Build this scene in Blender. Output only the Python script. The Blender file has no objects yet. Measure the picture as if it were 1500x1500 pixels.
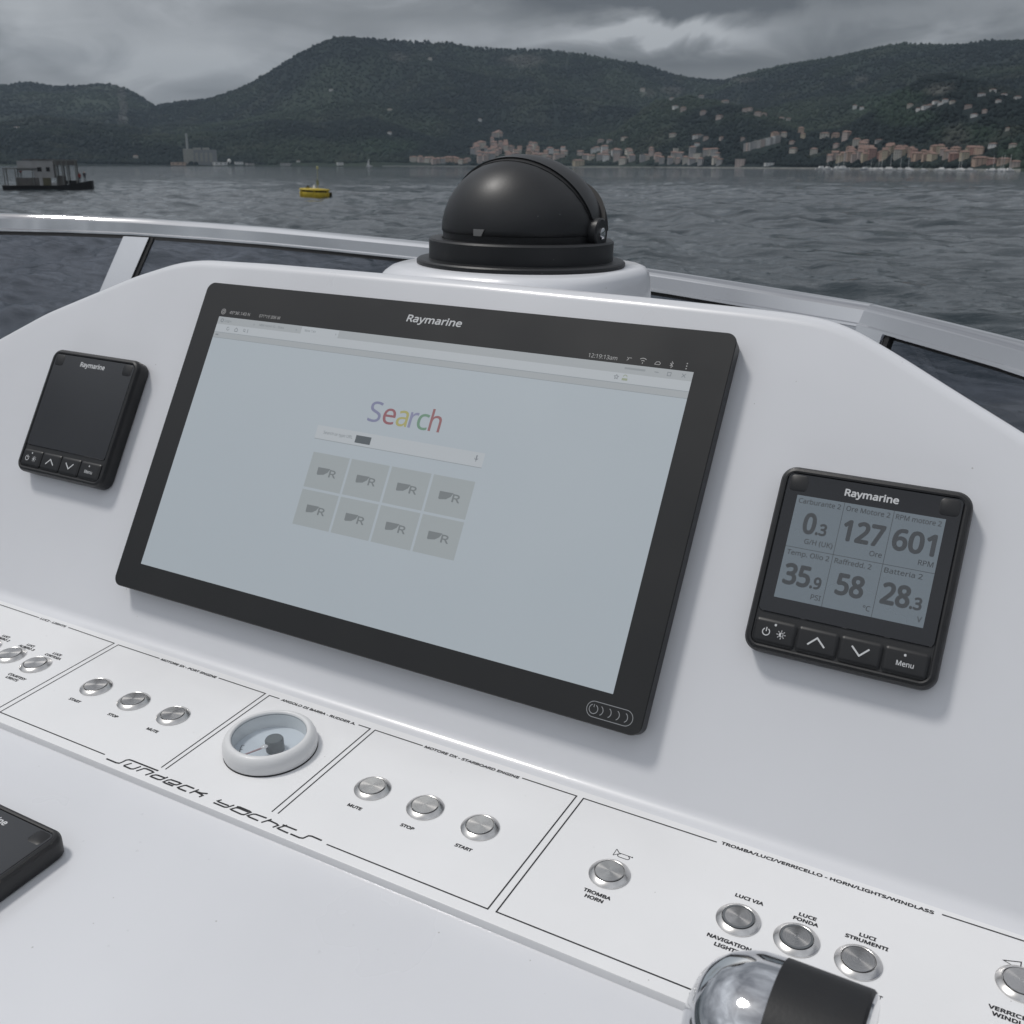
import bpy, bmesh, math, random
import numpy as np
from mathutils import Matrix, Vector

random.seed(7); RNG = np.random.default_rng(11)
scene = bpy.context.scene
COL = scene.collection
R = math.radians

# ------------------------------------------------------------------ camera, sky, sun, exposure
F_PX = 1520.0                       # focal length in pixels of the 1500 px photograph
ROLL = math.asin(0.017695)          # the yacht heels one degree
CAM_BOAT = Vector((0.429139, -0.593689, 0.22166))
RCAM = Matrix(((0.87320763, -0.17374286, 0.4553261), (0.4869927, 0.27538849, -0.8288542), (0.01861593, 0.9455023, 0.32508283)))
BOAT = Matrix.Translation((0, 0, 4.05)) @ Matrix.Rotation(ROLL, 4, 'Y')
cam_d = bpy.data.cameras.new('camera')
cam = bpy.data.objects.new('camera', cam_d); COL.objects.link(cam)
cam.matrix_world = BOAT @ Matrix.Translation(CAM_BOAT) @ RCAM.to_4x4()
cam_d.sensor_fit = 'HORIZONTAL'; cam_d.sensor_width = 36.0
cam_d.lens = 36.0 * F_PX / 1500.0
cam_d.clip_start = 0.02; cam_d.clip_end = 40000
cam_d.dof.use_dof = True; cam_d.dof.focus_distance = 0.68; cam_d.dof.aperture_fstop = 32.0
scene.camera = cam
CAM_W = cam.matrix_world.translation.copy()

SUN_DIR = (BOAT.to_3x3() @ Vector((-0.43, -0.14, 0.891))).normalized()
sun_el = math.asin(SUN_DIR.z); sun_az = math.atan2(SUN_DIR.x, SUN_DIR.y)
world = bpy.data.worlds.new('World'); scene.world = world; world.use_nodes = True
wn, wl = world.node_tree.nodes, world.node_tree.links
wn.clear()
def N(nodes, t, **kw):
    n = nodes.new(t)
    for k, v in kw.items():
        if k.startswith('i_'): n.inputs[k[2:].replace('_', ' ')].default_value = v
        else: setattr(n, k, v)
    return n
def wmath(op, a, b=None, c=None):
    n = N(wn, 'ShaderNodeMath', operation=op)
    for i, v in enumerate((a, b, c)):
        if v is None: continue
        if isinstance(v, (int, float)): n.inputs[i].default_value = v
        else: wl.new(v, n.inputs[i])
    return n.outputs[0]
tc = N(wn, 'ShaderNodeTexCoord')
sep = N(wn, 'ShaderNodeSeparateXYZ'); wl.new(tc.outputs['Generated'], sep.inputs[0])
zc = wmath('MAXIMUM', sep.outputs['Z'], 0.0)
den = wmath('ADD', zc, 0.30)
px_, py_ = wmath('DIVIDE', sep.outputs['X'], den), wmath('DIVIDE', sep.outputs['Y'], den)
comb = N(wn, 'ShaderNodeCombineXYZ'); wl.new(px_, comb.inputs[0]); wl.new(py_, comb.inputs[1])
CLOUD_OFF = (3.1, 1.7, 0.4)
mp = N(wn, 'ShaderNodeMapping'); mp.inputs['Location'].default_value = CLOUD_OFF
wl.new(comb.outputs[0], mp.inputs[0])
n1 = N(wn, 'ShaderNodeTexNoise', noise_dimensions='3D'); n1.inputs['Scale'].default_value = 0.95; n1.inputs['Detail'].default_value = 7; n1.inputs['Roughness'].default_value = 0.52; n1.inputs['Distortion'].default_value = 0.5
wl.new(mp.outputs[0], n1.inputs['Vector'])
n2 = N(wn, 'ShaderNodeTexNoise', noise_dimensions='3D'); n2.inputs['Scale'].default_value = 3.4; n2.inputs['Detail'].default_value = 8; n2.inputs['Roughness'].default_value = 0.56; n2.inputs['Distortion'].default_value = 0.7
wl.new(mp.outputs[0], n2.inputs['Vector'])
cl = wmath('ADD', wmath('MULTIPLY', n1.outputs['Fac'], 0.68), wmath('MULTIPLY', n2.outputs['Fac'], 0.32))
# the bank of cloud over the hills: a dark shelf with a bright gap under it
az_n = wmath('ARCTAN2', sep.outputs['X'], sep.outputs['Y'])
def blob(px, py, wpx, hpx):
    d = (cam.matrix_world.to_3x3() @ Vector(((px - 750) / F_PX, -(py - 750) / F_PX, -1.0))).normalized()
    u = wmath('DIVIDE', wmath('SUBTRACT', az_n, math.atan2(d.x, d.y)), wpx / F_PX); v = wmath('DIVIDE', wmath('SUBTRACT', sep.outputs['Z'], d.z), hpx / F_PX)
    v = wmath('ADD', v, wmath('MULTIPLY', wmath('SUBTRACT', n2.outputs['Fac'], 0.5), 5.5)); u = wmath('ADD', u, wmath('MULTIPLY', wmath('SUBTRACT', n1.outputs['Fac'], 0.5), 3.0))
    return wmath('EXPONENT', wmath('MULTIPLY', wmath('ADD', wmath('MULTIPLY', u, u), wmath('MULTIPLY', v, v)), -1.0))
for args, amt in (((960, 44, 130, 16), 0.25), ((820, 60, 90, 14), 0.07), ((1000, 2, 200, 20), -0.30), ((1290, 30, 140, 22), 0.05), ((1010, 88, 150, 12), -0.08), ((110, 45, 220, 34), 0.05), ((340, 80, 130, 20), 0.05), ((1400, 20, 160, 26), 0.05), ((560, 20, 160, 16), -0.03)):
    cl = wmath('ADD', cl, wmath('MULTIPLY', blob(*args), amt))
ramp = N(wn, 'ShaderNodeValToRGB'); wl.new(cl, ramp.inputs[0])
cr = ramp.color_ramp
cr.elements[0].position = 0.36; cr.elements[0].color = (0.36, 0.36, 0.37, 1)
cr.elements[1].position = 0.66; cr.elements[1].color = (1.9, 1.9, 1.88, 1)
for p_, v_ in ((0.46, 0.72), (0.53, 0.98), (0.59, 1.35)):
    e_ = cr.elements.new(p_); e_.color = (v_, v_, v_, 1)
# overcast luminance: zenith three times the horizon
lum = wmath('MULTIPLY', wmath('ADD', wmath('MULTIPLY', zc, 3.6), 0.84), 0.212)
hs = N(wn, 'ShaderNodeMixRGB', blend_type='MULTIPLY'); hs.inputs[0].default_value = 1.0
hs.inputs[2].default_value = (0.94, 0.975, 1.03, 1); wl.new(ramp.outputs[0], hs.inputs[1])
bgc = N(wn, 'ShaderNodeBackground'); wl.new(hs.outputs[0], bgc.inputs[0]); wl.new(lum, bgc.inputs[1])
sky = N(wn, 'ShaderNodeTexSky', sky_type='NISHITA', sun_disc=False, sun_elevation=sun_el, sun_rotation=sun_az, air_density=1.3, dust_density=2.5)
bgs = N(wn, 'ShaderNodeBackground'); bgs.inputs[1].default_value = 0.06; wl.new(sky.outputs[0], bgs.inputs[0])
mxs = N(wn, 'ShaderNodeMixShader'); mxs.inputs[0].default_value = 0.9
wl.new(bgs.outputs[0], mxs.inputs[1]); wl.new(bgc.outputs[0], mxs.inputs[2])
wo = N(wn, 'ShaderNodeOutputWorld'); wl.new(mxs.outputs[0], wo.inputs[0])

sun_d = bpy.data.lights.new('sun', 'SUN'); sun_d.energy = 1.5; sun_d.angle = R(10); sun_d.color = (1.0, 0.97, 0.93)
sun = bpy.data.objects.new('sun', sun_d); COL.objects.link(sun)
sun.rotation_euler = SUN_DIR.to_track_quat('Z', 'Y').to_euler(); sun.location = (0, 0, 60)

vs = scene.view_settings
scene.display_settings.display_device = 'sRGB'
vs.view_transform = 'Standard'; vs.look = 'None'; vs.exposure = 0.0; vs.gamma = 1.0; vs.use_curve_mapping = False
scene.cycles.max_bounces = 8; scene.cycles.transparent_max_bounces = 12; scene.cycles.volume_bounces = 0

# ------------------------------------------------------------------ helpers
def ray_boat(px, py):
    return (RCAM @ Vector(((px - 750) / F_PX, -(py - 750) / F_PX, -1.0)))
def ray_world(px, py):
    return (cam.matrix_world.to_3x3() @ Vector(((px - 750) / F_PX, -(py - 750) / F_PX, -1.0))).normalized()
def boat_at_z(px, py, z):
    r = ray_boat(px, py); return CAM_BOAT + r * ((z - CAM_BOAT.z) / r.z)
def az_of(px, py=243):
    d = ray_world(px, py); return math.atan2(d.x, d.y)

def link(ob, parent=None, M=None):
    COL.objects.link(ob)
    if parent is not None: ob.parent = parent
    if M is not None: ob.matrix_local = M
    return ob
def build(name, verts, faces, mat, parent=None, M=None, smooth=True, mats=None, mi=None, kind=None):
    me = bpy.data.meshes.new(name)
    me.from_pydata([tuple(v) for v in verts], [], [tuple(f) for f in faces]); me.update()
    for m in (mats or [mat]): me.materials.append(m)
    if mi is not None: me.polygons.foreach_set('material_index', mi)
    bm = bmesh.new(); bm.from_mesh(me); bmesh.ops.recalc_face_normals(bm, faces=bm.faces); bm.to_mesh(me); bm.free()
    if smooth:
        me.polygons.foreach_set('use_smooth', [True] * len(me.polygons))
        try: me.set_sharp_from_angle(angle=R(smooth if not isinstance(smooth, bool) else 38))
        except Exception: pass
    ob = link(bpy.data.objects.new(name, me), parent, M)
    if kind: ob['kind'] = kind
    return ob
def thing(name, label, cat, M=None, group=None):
    o = bpy.data.objects.new(name, None); o.empty_display_size = 0.05
    link(o)
    if M is not None: o.matrix_world = M
    o['label'] = label; o['category'] = cat
    if group: o['group'] = group
    return o
def tag(o, label, cat, group=None):
    o['label'] = label; o['category'] = cat
    if group: o['group'] = group
    return o
T3 = lambda x, y, z=0.0: Matrix.Translation((x, y, z))

class G:                                  # geometry collector
    def __init__(s): s.v = []; s.f = []
    def add(s, v, f):
        o = len(s.v); s.v += [tuple(p) for p in v]; s.f += [tuple(i + o for i in q) for q in f]; return s
    def box(s, x0, x1, y0, y1, z0, z1):
        v = [(x, y, z) for z in (z0, z1) for y in (y0, y1) for x in (x0, x1)]
        return s.add(v, [(0, 2, 3, 1), (4, 5, 7, 6), (0, 1, 5, 4), (2, 6, 7, 3), (0, 4, 6, 2), (1, 3, 7, 5)])
    def rings(s, rs, cap0=True, cap1=True, closed=True):
        n = len(rs[0]); v = [p for r in rs for p in r]; f = []
        for k in range(len(rs) - 1):
            for i in range(n if closed else n - 1):
                j = (i + 1) % n; f.append((k * n + i, k * n + j, (k + 1) * n + j, (k + 1) * n + i))
        if cap0: f.append(tuple(range(n))[::-1])
        if cap1: f.append(tuple((len(rs) - 1) * n + i for i in range(n)))
        return s.add(v, f)
    def lathe(s, prof, seg=48, c=(0, 0, 0), cap0=True, cap1=True):
        rs = [[(c[0] + r * math.cos(2 * math.pi * i / seg), c[1] + r * math.sin(2 * math.pi * i / seg), c[2] + z) for i in range(seg)] for r, z in prof]
        return s.rings(rs, cap0, cap1)
    def rr(s, w, h, r, rings, n=6, c=(0, 0)):           # rounded rectangle solid; rings = (inset, z)
        rs = []
        for ins, z in rings:
            a, b, q = w / 2 - ins, h / 2 - ins, max(r - ins, 1e-5); ring = []
            for cx, cy, t0 in ((a - q, b - q, 0), (-a + q, b - q, 90), (-a + q, -b + q, 180), (a - q, -b + q, 270)):
                for k in range(n + 1):
                    t = R(t0 + 90 * k / n); ring.append((c[0] + cx + q * math.cos(t), c[1] + cy + q * math.sin(t), z))
            rs.append(ring)
        return s.rings(rs)
    def tube(s, pts, rad, seg=10, cap=True):
        pts = [Vector(p) for p in pts]; rs = []
        for i, p in enumerate(pts):
            t = (pts[min(i + 1, len(pts) - 1)] - pts[max(i - 1, 0)]).normalized()
            u = t.orthogonal().normalized() if i == 0 else (u - t * u.dot(t)).normalized()
            w = t.cross(u); r = rad[i] if isinstance(rad, (list, tuple)) else rad
            rs.append([p + (u * math.cos(2 * math.pi * k / seg) + w * math.sin(2 * math.pi * k / seg)) * r for k in range(seg)])
        return s.rings(rs, cap, cap)
    def ribbon(s, pts, w, z=0.0, h=0.00008):             # flat printed stroke
        pts = [Vector((p[0], p[1])) for p in pts]; l = []; r = []
        for i, p in enumerate(pts):
            a = (pts[i] - pts[i - 1]).normalized() if i > 0 else None
            b = (pts[i + 1] - pts[i]).normalized() if i < len(pts) - 1 else None
            t = (a + b).normalized() if a and b else (a or b)
            nrm = Vector((-t.y, t.x)); k = w / 2
            if a and b: k /= max(0.5, nrm.dot(Vector((-a.y, a.x))))
            l.append(p + nrm * k); r.append(p - nrm * k)
        v = [(p.x, p.y, z + h) for p in l] + [(p.x, p.y, z + h) for p in r]; n = len(pts)
        return s.add(v, [(i, i + n, i + 1 + n, i + 1) for i in range(n - 1)])
    def quad(s, x0, x1, y0, y1, z=0.0):
        return s.add([(x0, y0, z), (x1, y0, z), (x1, y1, z), (x0, y1, z)], [(0, 1, 2, 3)])
    def make(s, name, mat, parent=None, M=None, smooth=True, **k): return build(name, s.v, s.f, mat, parent, M, smooth, **k)
def arc(cx, cy, r, a0, a1, n=16): return [(cx + r * math.cos(R(a0 + (a1 - a0) * i / n)), cy + r * math.sin(R(a0 + (a1 - a0) * i / n))) for i in range(n + 1)]

def pmat(name, col, rough=0.5, metal=0.0, var=0.06, scale=40.0, bump=0.0, bscale=None, coat=0.0, spec=0.5, rvar=0.0, emit=None, estr=0.0, ior=1.5):
    m = bpy.data.materials.new(name); m.use_nodes = True
    nd, ln = m.node_tree.nodes, m.node_tree.links
    b = nd['Principled BSDF']
    b.inputs['Base Color'].default_value = (*col, 1); b.inputs['Roughness'].default_value = rough
    b.inputs['Metallic'].default_value = metal; b.inputs['Coat Weight'].default_value = coat
    b.inputs['Coat Roughness'].default_value = 0.08; b.inputs['Specular IOR Level'].default_value = spec; b.inputs['IOR'].default_value = ior
    t = nd.new('ShaderNodeTexCoord')
    if var or rvar:
        nz = nd.new('ShaderNodeTexNoise'); nz.inputs['Scale'].default_value = scale; nz.inputs['Detail'].default_value = 5
        ln.new(t.outputs['Object'], nz.inputs['Vector'])
        mr = nd.new('ShaderNodeMapRange'); mr.inputs['From Min'].default_value = 0.3; mr.inputs['From Max'].default_value = 0.7
        mr.inputs['To Min'].default_value = 1 - var; mr.inputs['To Max'].default_value = 1 + var * 0.6
        ln.new(nz.outputs['Fac'], mr.inputs['Value'])
        mx = nd.new('ShaderNodeVectorMath'); mx.operation = 'SCALE'; mx.inputs[0].default_value = col
        ln.new(mr.outputs[0], mx.inputs['Scale']); ln.new(mx.outputs[0], b.inputs['Base Color'])
        if rvar:
            m2 = nd.new('ShaderNodeMapRange'); m2.inputs['From Min'].default_value = 0.3; m2.inputs['From Max'].default_value = 0.7
            m2.inputs['To Min'].default_value = max(0.02, rough - rvar); m2.inputs['To Max'].default_value = rough + rvar
            ln.new(nz.outputs['Fac'], m2.inputs['Value']); ln.new(m2.outputs[0], b.inputs['Roughness'])
    if bump:
        nb = nd.new('ShaderNodeTexNoise'); nb.inputs['Scale'].default_value = bscale or scale * 6; nb.inputs['Detail'].default_value = 3
        ln.new(t.outputs['Object'], nb.inputs['Vector'])
        bp = nd.new('ShaderNodeBump'); bp.inputs['Strength'].default_value = bump; bp.inputs['Distance'].default_value = 0.001
        ln.new(nb.outputs['Fac'], bp.inputs['Height']); ln.new(bp.outputs[0], b.inputs['Normal'])
    if emit:
        b.inputs['Emission Color'].default_value = (*emit, 1); b.inputs['Emission Strength'].default_value = estr
    return m
def srgb(r, g, b):
    return tuple((c / 255 / 12.92 if c / 255 <= 0.04045 else ((c / 255 + 0.055) / 1.055) ** 2.4) for c in (r, g, b))

# ------------------------------------------------------------------ materials of the yacht
M_GEL = pmat('white_gelcoat', (0.745, 0.755, 0.785), 0.34, var=0.055, scale=3.5, bump=0.05, bscale=9, coat=0.4, rvar=0.09)
def add_specks(m, dens=150.0, thr=0.035, col=(0.33, 0.32, 0.30)):      # sparse salt and dirt specks
    nd, ln = m.node_tree.nodes, m.node_tree.links; b = nd['Principled BSDF']
    t = nd.new('ShaderNodeTexCoord'); vo = nd.new('ShaderNodeTexVoronoi'); vo.inputs['Scale'].default_value = dens
    ln.new(t.outputs['Object'], vo.inputs['Vector'])
    lt = nd.new('ShaderNodeMath'); lt.operation = 'LESS_THAN'; lt.inputs[1].default_value = thr; ln.new(vo.outputs['Distance'], lt.inputs[0])
    nz = nd.new('ShaderNodeTexNoise'); nz.inputs['Scale'].default_value = 9.0; nz.inputs['Detail'].default_value = 4; ln.new(t.outputs['Object'], nz.inputs['Vector'])
    gt = nd.new('ShaderNodeMath'); gt.operation = 'GREATER_THAN'; gt.inputs[1].default_value = 0.56; ln.new(nz.outputs['Fac'], gt.inputs[0])
    mu = nd.new('ShaderNodeMath'); mu.operation = 'MULTIPLY'; ln.new(lt.outputs[0], mu.inputs[0]); ln.new(gt.outputs[0], mu.inputs[1])
    m2 = nd.new('ShaderNodeMath'); m2.operation = 'MULTIPLY'; m2.inputs[1].default_value = 0.55; ln.new(mu.outputs[0], m2.inputs[0])
    src = b.inputs['Base Color'].links[0].from_socket
    mx = nd.new('ShaderNodeMixRGB'); mx.inputs[2].default_value = (*col, 1); ln.new(m2.outputs[0], mx.inputs[0]); ln.new(src, mx.inputs[1]); ln.new(mx.outputs[0], b.inputs['Base Color'])
add_specks(M_GEL, 75.0, 0.042)
M_PANEL = pmat('panel_white', (0.85, 0.852, 0.86), 0.36, var=0.03, scale=9.0, bump=0.03, bscale=20, coat=0.2, rvar=0.05)
add_specks(M_PANEL, 85.0, 0.036)
M_INK = pmat('black_print', (0.016, 0.016, 0.019), 0.55, var=0.15, scale=120)
M_BLACK = pmat('black_plastic', (0.014, 0.0145, 0.016), 0.42, var=0.2, scale=60, bump=0.08, bscale=900)
M_RUBBER = pmat('black_rubber', (0.012, 0.0125, 0.014), 0.5, var=0.15, scale=80, bump=0.05, bscale=700)
M_HOOD = pmat('compass_black', (0.017, 0.018, 0.02), 0.44, var=0.25, scale=18, bump=0.06, bscale=500, rvar=0.07)
add_specks(M_HOOD, 130.0, 0.06, (0.16, 0.16, 0.16))
M_BEZEL = pmat('display_glass_black', (0.004, 0.004, 0.004), 0.36, var=0.0, rvar=0.05, scale=14, spec=0.58, ior=1.55)
M_IGLASS = pmat('instrument_glass', (0.009, 0.010, 0.013), 0.10, var=0.0, spec=0.7)
M_KEY = pmat('key_rubber', (0.011, 0.0115, 0.013), 0.4, var=0.1, scale=80)
M_PRINTW = pmat('white_print', (0.62, 0.63, 0.64), 0.5, var=0.03)
M_PRINTG = pmat('grey_print', (0.30, 0.31, 0.32), 0.5, var=0.03)
M_STEEL = pmat('polished_steel', (0.78, 0.78, 0.79), 0.09, 1.0, var=0.05, scale=6, rvar=0.04, bump=0.02, bscale=25)
M_CHROME = pmat('chrome', (0.66, 0.67, 0.69), 0.05, 1.0, var=0.02, scale=20)
M_FLANGE = pmat('button_steel', (0.66, 0.65, 0.64), 0.27, 1.0, var=0.06, scale=300)
M_WHITEP = pmat('white_plastic', (0.74, 0.745, 0.75), 0.4, var=0.03, scale=30, coat=0.1)
M_GREYP = pmat('grey_plastic', (0.13, 0.14, 0.15), 0.45, var=0.06)
M_GASKET = pmat('black_gasket', (0.012, 0.012, 0.013), 0.6, var=0.1)
M_DECK = pmat('flybridge_deck', (0.55, 0.55, 0.54), 0.6, var=0.08, scale=3, bump=0.1, bscale=300)
def brushed(name):
    m = pmat(name, (0.60, 0.59, 0.58), 0.3, 1.0, var=0.0)
    nd, ln = m.node_tree.nodes, m.node_tree.links; b = nd['Principled BSDF']
    b.inputs['Anisotropic'].default_value = 0.85; b.inputs['Roughness'].default_value = 0.27
    tg = nd.new('ShaderNodeTangent'); tg.direction_type = 'RADIAL'; tg.axis = 'Z'; ln.new(tg.outputs[0], b.inputs['Tangent'])
    t = nd.new('ShaderNodeTexCoord'); l = nd.new('ShaderNodeVectorMath'); l.operation = 'LENGTH'; ln.new(t.outputs['Object'], l.inputs[0])
    nz = nd.new('ShaderNodeTexNoise'); nz.noise_dimensions = '1D'; nz.inputs['Scale'].default_value = 5000; ln.new(l.outputs['Value'], nz.inputs['W'])
    mr = nd.new('ShaderNodeMapRange'); mr.inputs['To Min'].default_value = 0.2; mr.inputs['To Max'].default_value = 0.34; ln.new(nz.outputs['Fac'], mr.inputs['Value']); ln.new(mr.outputs[0], b.inputs['Roughness'])
    return m
M_CAP = brushed('brushed_cap')
def screen_mat(name, col, e, rough=0.40):
    return pmat(name, tuple(c * 0.12 for c in col), rough, var=0.0, rvar=0.07, scale=11, emit=col, estr=e, spec=0.9, ior=1.55)
def tinted_glass(name, tint, refl=0.06):
    m = bpy.data.materials.new(name); m.use_nodes = True; nd, ln = m.node_tree.nodes, m.node_tree.links; nd.clear()
    o = nd.new('ShaderNodeOutputMaterial'); mx = nd.new('ShaderNodeMixShader'); tr = nd.new('ShaderNodeBsdfTransparent'); gl = nd.new('ShaderNodeBsdfGlossy')
    tr.inputs[0].default_value = (*tint, 1); gl.inputs['Roughness'].default_value = 0.03
    lw = nd.new('ShaderNodeLayerWeight'); lw.inputs[0].default_value = 0.5
    pw = nd.new('ShaderNodeMath'); pw.operation = 'POWER'; pw.inputs[1].default_value = 5.0; ln.new(lw.outputs['Facing'], pw.inputs[0])
    fr = nd.new('ShaderNodeMapRange'); fr.inputs['To Min'].default_value = 0.03; fr.inputs['To Max'].default_value = 0.9; ln.new(pw.outputs[0], fr.inputs['Value'])
    t = nd.new('ShaderNodeTexCoord'); nz = nd.new('ShaderNodeTexNoise'); nz.inputs['Scale'].default_value = 7; nz.inputs['Detail'].default_value = 5; ln.new(t.outputs['Object'], nz.inputs['Vector'])
    mr = nd.new('ShaderNodeMapRange'); mr.inputs['To Min'].default_value = 0.02; mr.inputs['To Max'].default_value = 0.05; ln.new(nz.outputs['Fac'], mr.inputs['Value']); ln.new(mr.outputs[0], gl.inputs['Roughness'])
    ln.new(fr.outputs[0], mx.inputs[0]); ln.new(tr.outputs[0], mx.inputs[1]); ln.new(gl.outputs[0], mx.inputs[2]); ln.new(mx.outputs[0], o.inputs[0])
    return m
M_TINT = tinted_glass('tinted_glass', (0.75, 0.76, 0.80))
M_CLEAR = tinted_glass('clear_glass', (0.93, 0.95, 0.96))

# ------------------------------------------------------------------ text
_cv = {}
FONT = None
try: FONT = bpy.data.fonts.load(bpy.utils.system_resource('DATAFILES', path='fonts') + '/NotoSansHebrew-Regular.woff2')
except Exception: pass
def text_geo(s, shear=0.0):
    key = (s, shear)
    if key in _cv: return _cv[key]
    cu = bpy.data.curves.new('t', 'FONT'); cu.body = s; cu.size = 1.0
    if FONT: cu.font = FONT
    cu.resolution_u = 4; cu.shear = shear; cu.fill_mode = 'FRONT' if hasattr(cu, 'fill_mode') and cu.dimensions == '3D' else 'BOTH'
    ob = bpy.data.objects.new('t', cu); COL.objects.link(ob)
    dg = bpy.context.evaluated_depsgraph_get(); dg.update()
    me = bpy.data.meshes.new_from_object(ob.evaluated_get(dg))
    v = [tuple(p.co) for p in me.vertices]; f = [tuple(p.vertices) for p in me.polygons]
    bpy.data.objects.remove(ob); bpy.data.curves.remove(cu); bpy.data.meshes.remove(me)
    _cv[key] = (v, f); return _cv[key]
_h = text_geo('H')[0]; CAP = max(p[1] for p in _h) - min(p[1] for p in _h)
def txt(g, s, cx, cy, cap, width=None, bold=0.02, z=0.0001, align='C', shear=0.0, sx=1.0):
    v, f = text_geo(s, shear)
    x0, x1 = min(p[0] for p in v), max(p[0] for p in v)
    k = cap / CAP; kx = width / (x1 - x0) if width else k * sx
    ox = {'C': (x0 + x1) / 2, 'L': x0, 'R': x1}[align]
    offs = [(0, 0)] + ([(math.cos(R(a)) * bold, math.sin(R(a)) * bold) for a in range(0, 360, 45)] if bold > 0 else [])   # heavier strokes
    for q, (dx, dy) in enumerate(offs):
        g.add([((p[0] - ox) * kx + dx * k + cx, (p[1] - CAP / 2) * k + dy * k + cy, z + q * 3e-6) for p in v], f)
    return g
mm = 0.001

# ------------------------------------------------------------------ frames of the helm
VV = Vector((0, 0.49790886, 0.86722936)); NN = Vector((0, -0.86722936, 0.49790886))
DD = Vector((0, 0.99707692, 0.07640428)); NP = Vector((0, -0.07640428, 0.99707692)); P0 = Vector((0, -0.07216631, -0.15481697))
def frame(o, x, y, z):
    return Matrix(((x[0], y[0], z[0], o[0]), (x[1], y[1], z[1], o[1]), (x[2], y[2], z[2], o[2]), (0, 0, 0, 1)))
XX = Vector((1, 0, 0))
SURF = 0.0145
FACE = BOAT @ frame((0, 0, 0), XX, VV, NN)              # z=0 is the front of the instruments, z=-SURF the moulding
PANEL = BOAT @ frame(P0, XX, DD, NP)                     # y=0 where panel meets the raised face
def pan(px, py, h=0.0):                                  # pixel to panel millimetres (as metres)
    r = ray_boat(px, py); q = CAM_BOAT + r * (((P0 + NP * h - CAM_BOAT).dot(NP)) / r.dot(NP)) - P0
    return (q.x, q.dot(DD))
PINV = frame(P0, XX, DD, NP).inverted()

# ------------------------------------------------------------------ distant land
def vnoise(x, y, seed):
    xi, yi = np.floor(x).astype(np.int64), np.floor(y).astype(np.int64); xf, yf = x - xi, y - yi
    def h(a, b):
        n = (a * 374761393 + b * 668265263 + seed * 974634777) & 0x7fffffff
        n = ((n ^ (n >> 13)) * 1274126177) & 0x7fffffff
        return ((n ^ (n >> 16)) & 0xffff) / 65535.0
    u, v = xf * xf * (3 - 2 * xf), yf * yf * (3 - 2 * yf)
    return (h(xi, yi) * (1 - u) + h(xi + 1, yi) * u) * (1 - v) + (h(xi, yi + 1) * (1 - u) + h(xi + 1, yi + 1) * u) * v
def fbm(x, y, seed, octv=5, gain=0.5):
    s = np.zeros_like(x); a = 1.0; t = 0
    for k in range(octv):
        s += a * vnoise(x * 2 ** k + 17.3 * k, y * 2 ** k - 9.1 * k, seed + k); t += a; a *= gain
    return s / t
def prof(pts):                                          # pixel polyline -> (azimuths, tan elevation)
    A = [az_of(*p) for p in pts]; E_ = []
    for p in pts:
        d = ray_world(*p); E_.append(d.z / math.hypot(d.x, d.y))
    return np.array(A), np.array(E_)
SKY = prof([(-420, 150), (-250, 118), (-100, 112), (0, 122), (40, 120), (80, 126), (120, 124), (145, 122), (165, 124), (185, 130), (205, 142), (228, 155), (232, 155), (260, 150), (300, 145), (340, 134), (370, 122), (400, 104), (430, 84), (460, 68), (490, 56), (520, 55), (560, 58), (600, 61), (650, 63), (700, 69), (750, 71), (800, 72), (850, 79), (900, 87), (950, 97), (980, 107), (1010, 115), (1060, 117), (1090, 109), (1120, 101), (1150, 94), (1200, 86), (1250, 78), (1290, 69), (1320, 64), (1360, 64), (1400, 65), (1450, 61), (1500, 60), (1600, 66), (1750, 90), (1900, 110), (2300, 96), (2900, 120)])
RIDGE_R = prof([(-420, 243)])[0], None
FOOT = prof([(-420, 200), (-200, 185), (0, 186), (60, 178), (130, 182), (200, 190), (260, 197), (330, 190), (400, 175), (470, 182), (540, 170), (600, 186), (660, 205), (720, 196), (760, 205), (850, 214), (900, 196), (960, 150), (1010, 138), (1060, 150), (1120, 170), (1180, 196), (1230, 195), (1270, 176), (1310, 150), (1350, 128), (1390, 122), (1430, 128), (1500, 140), (1600, 150), (1900, 170)])
SHORE_A = np.array([az_of(p) for p in (-420, 0, 300, 600, 850, 1000, 1150, 1300, 1420, 1500, 1700, 1900)])
SHORE_R = np.array([2300, 2400, 2550, 2600, 2400, 2150, 1800, 1450, 1250, 1150, 1000, 950.0])
FAR_A = np.array([az_of(p) for p in (-420, 0, 225, 232, 500, 900, 1010, 1100, 1500, 1900)])
FAR_R = np.array([5400, 5200, 4900, 4500, 4100, 4300, 4500, 4200, 3700, 3600.0])
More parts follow.
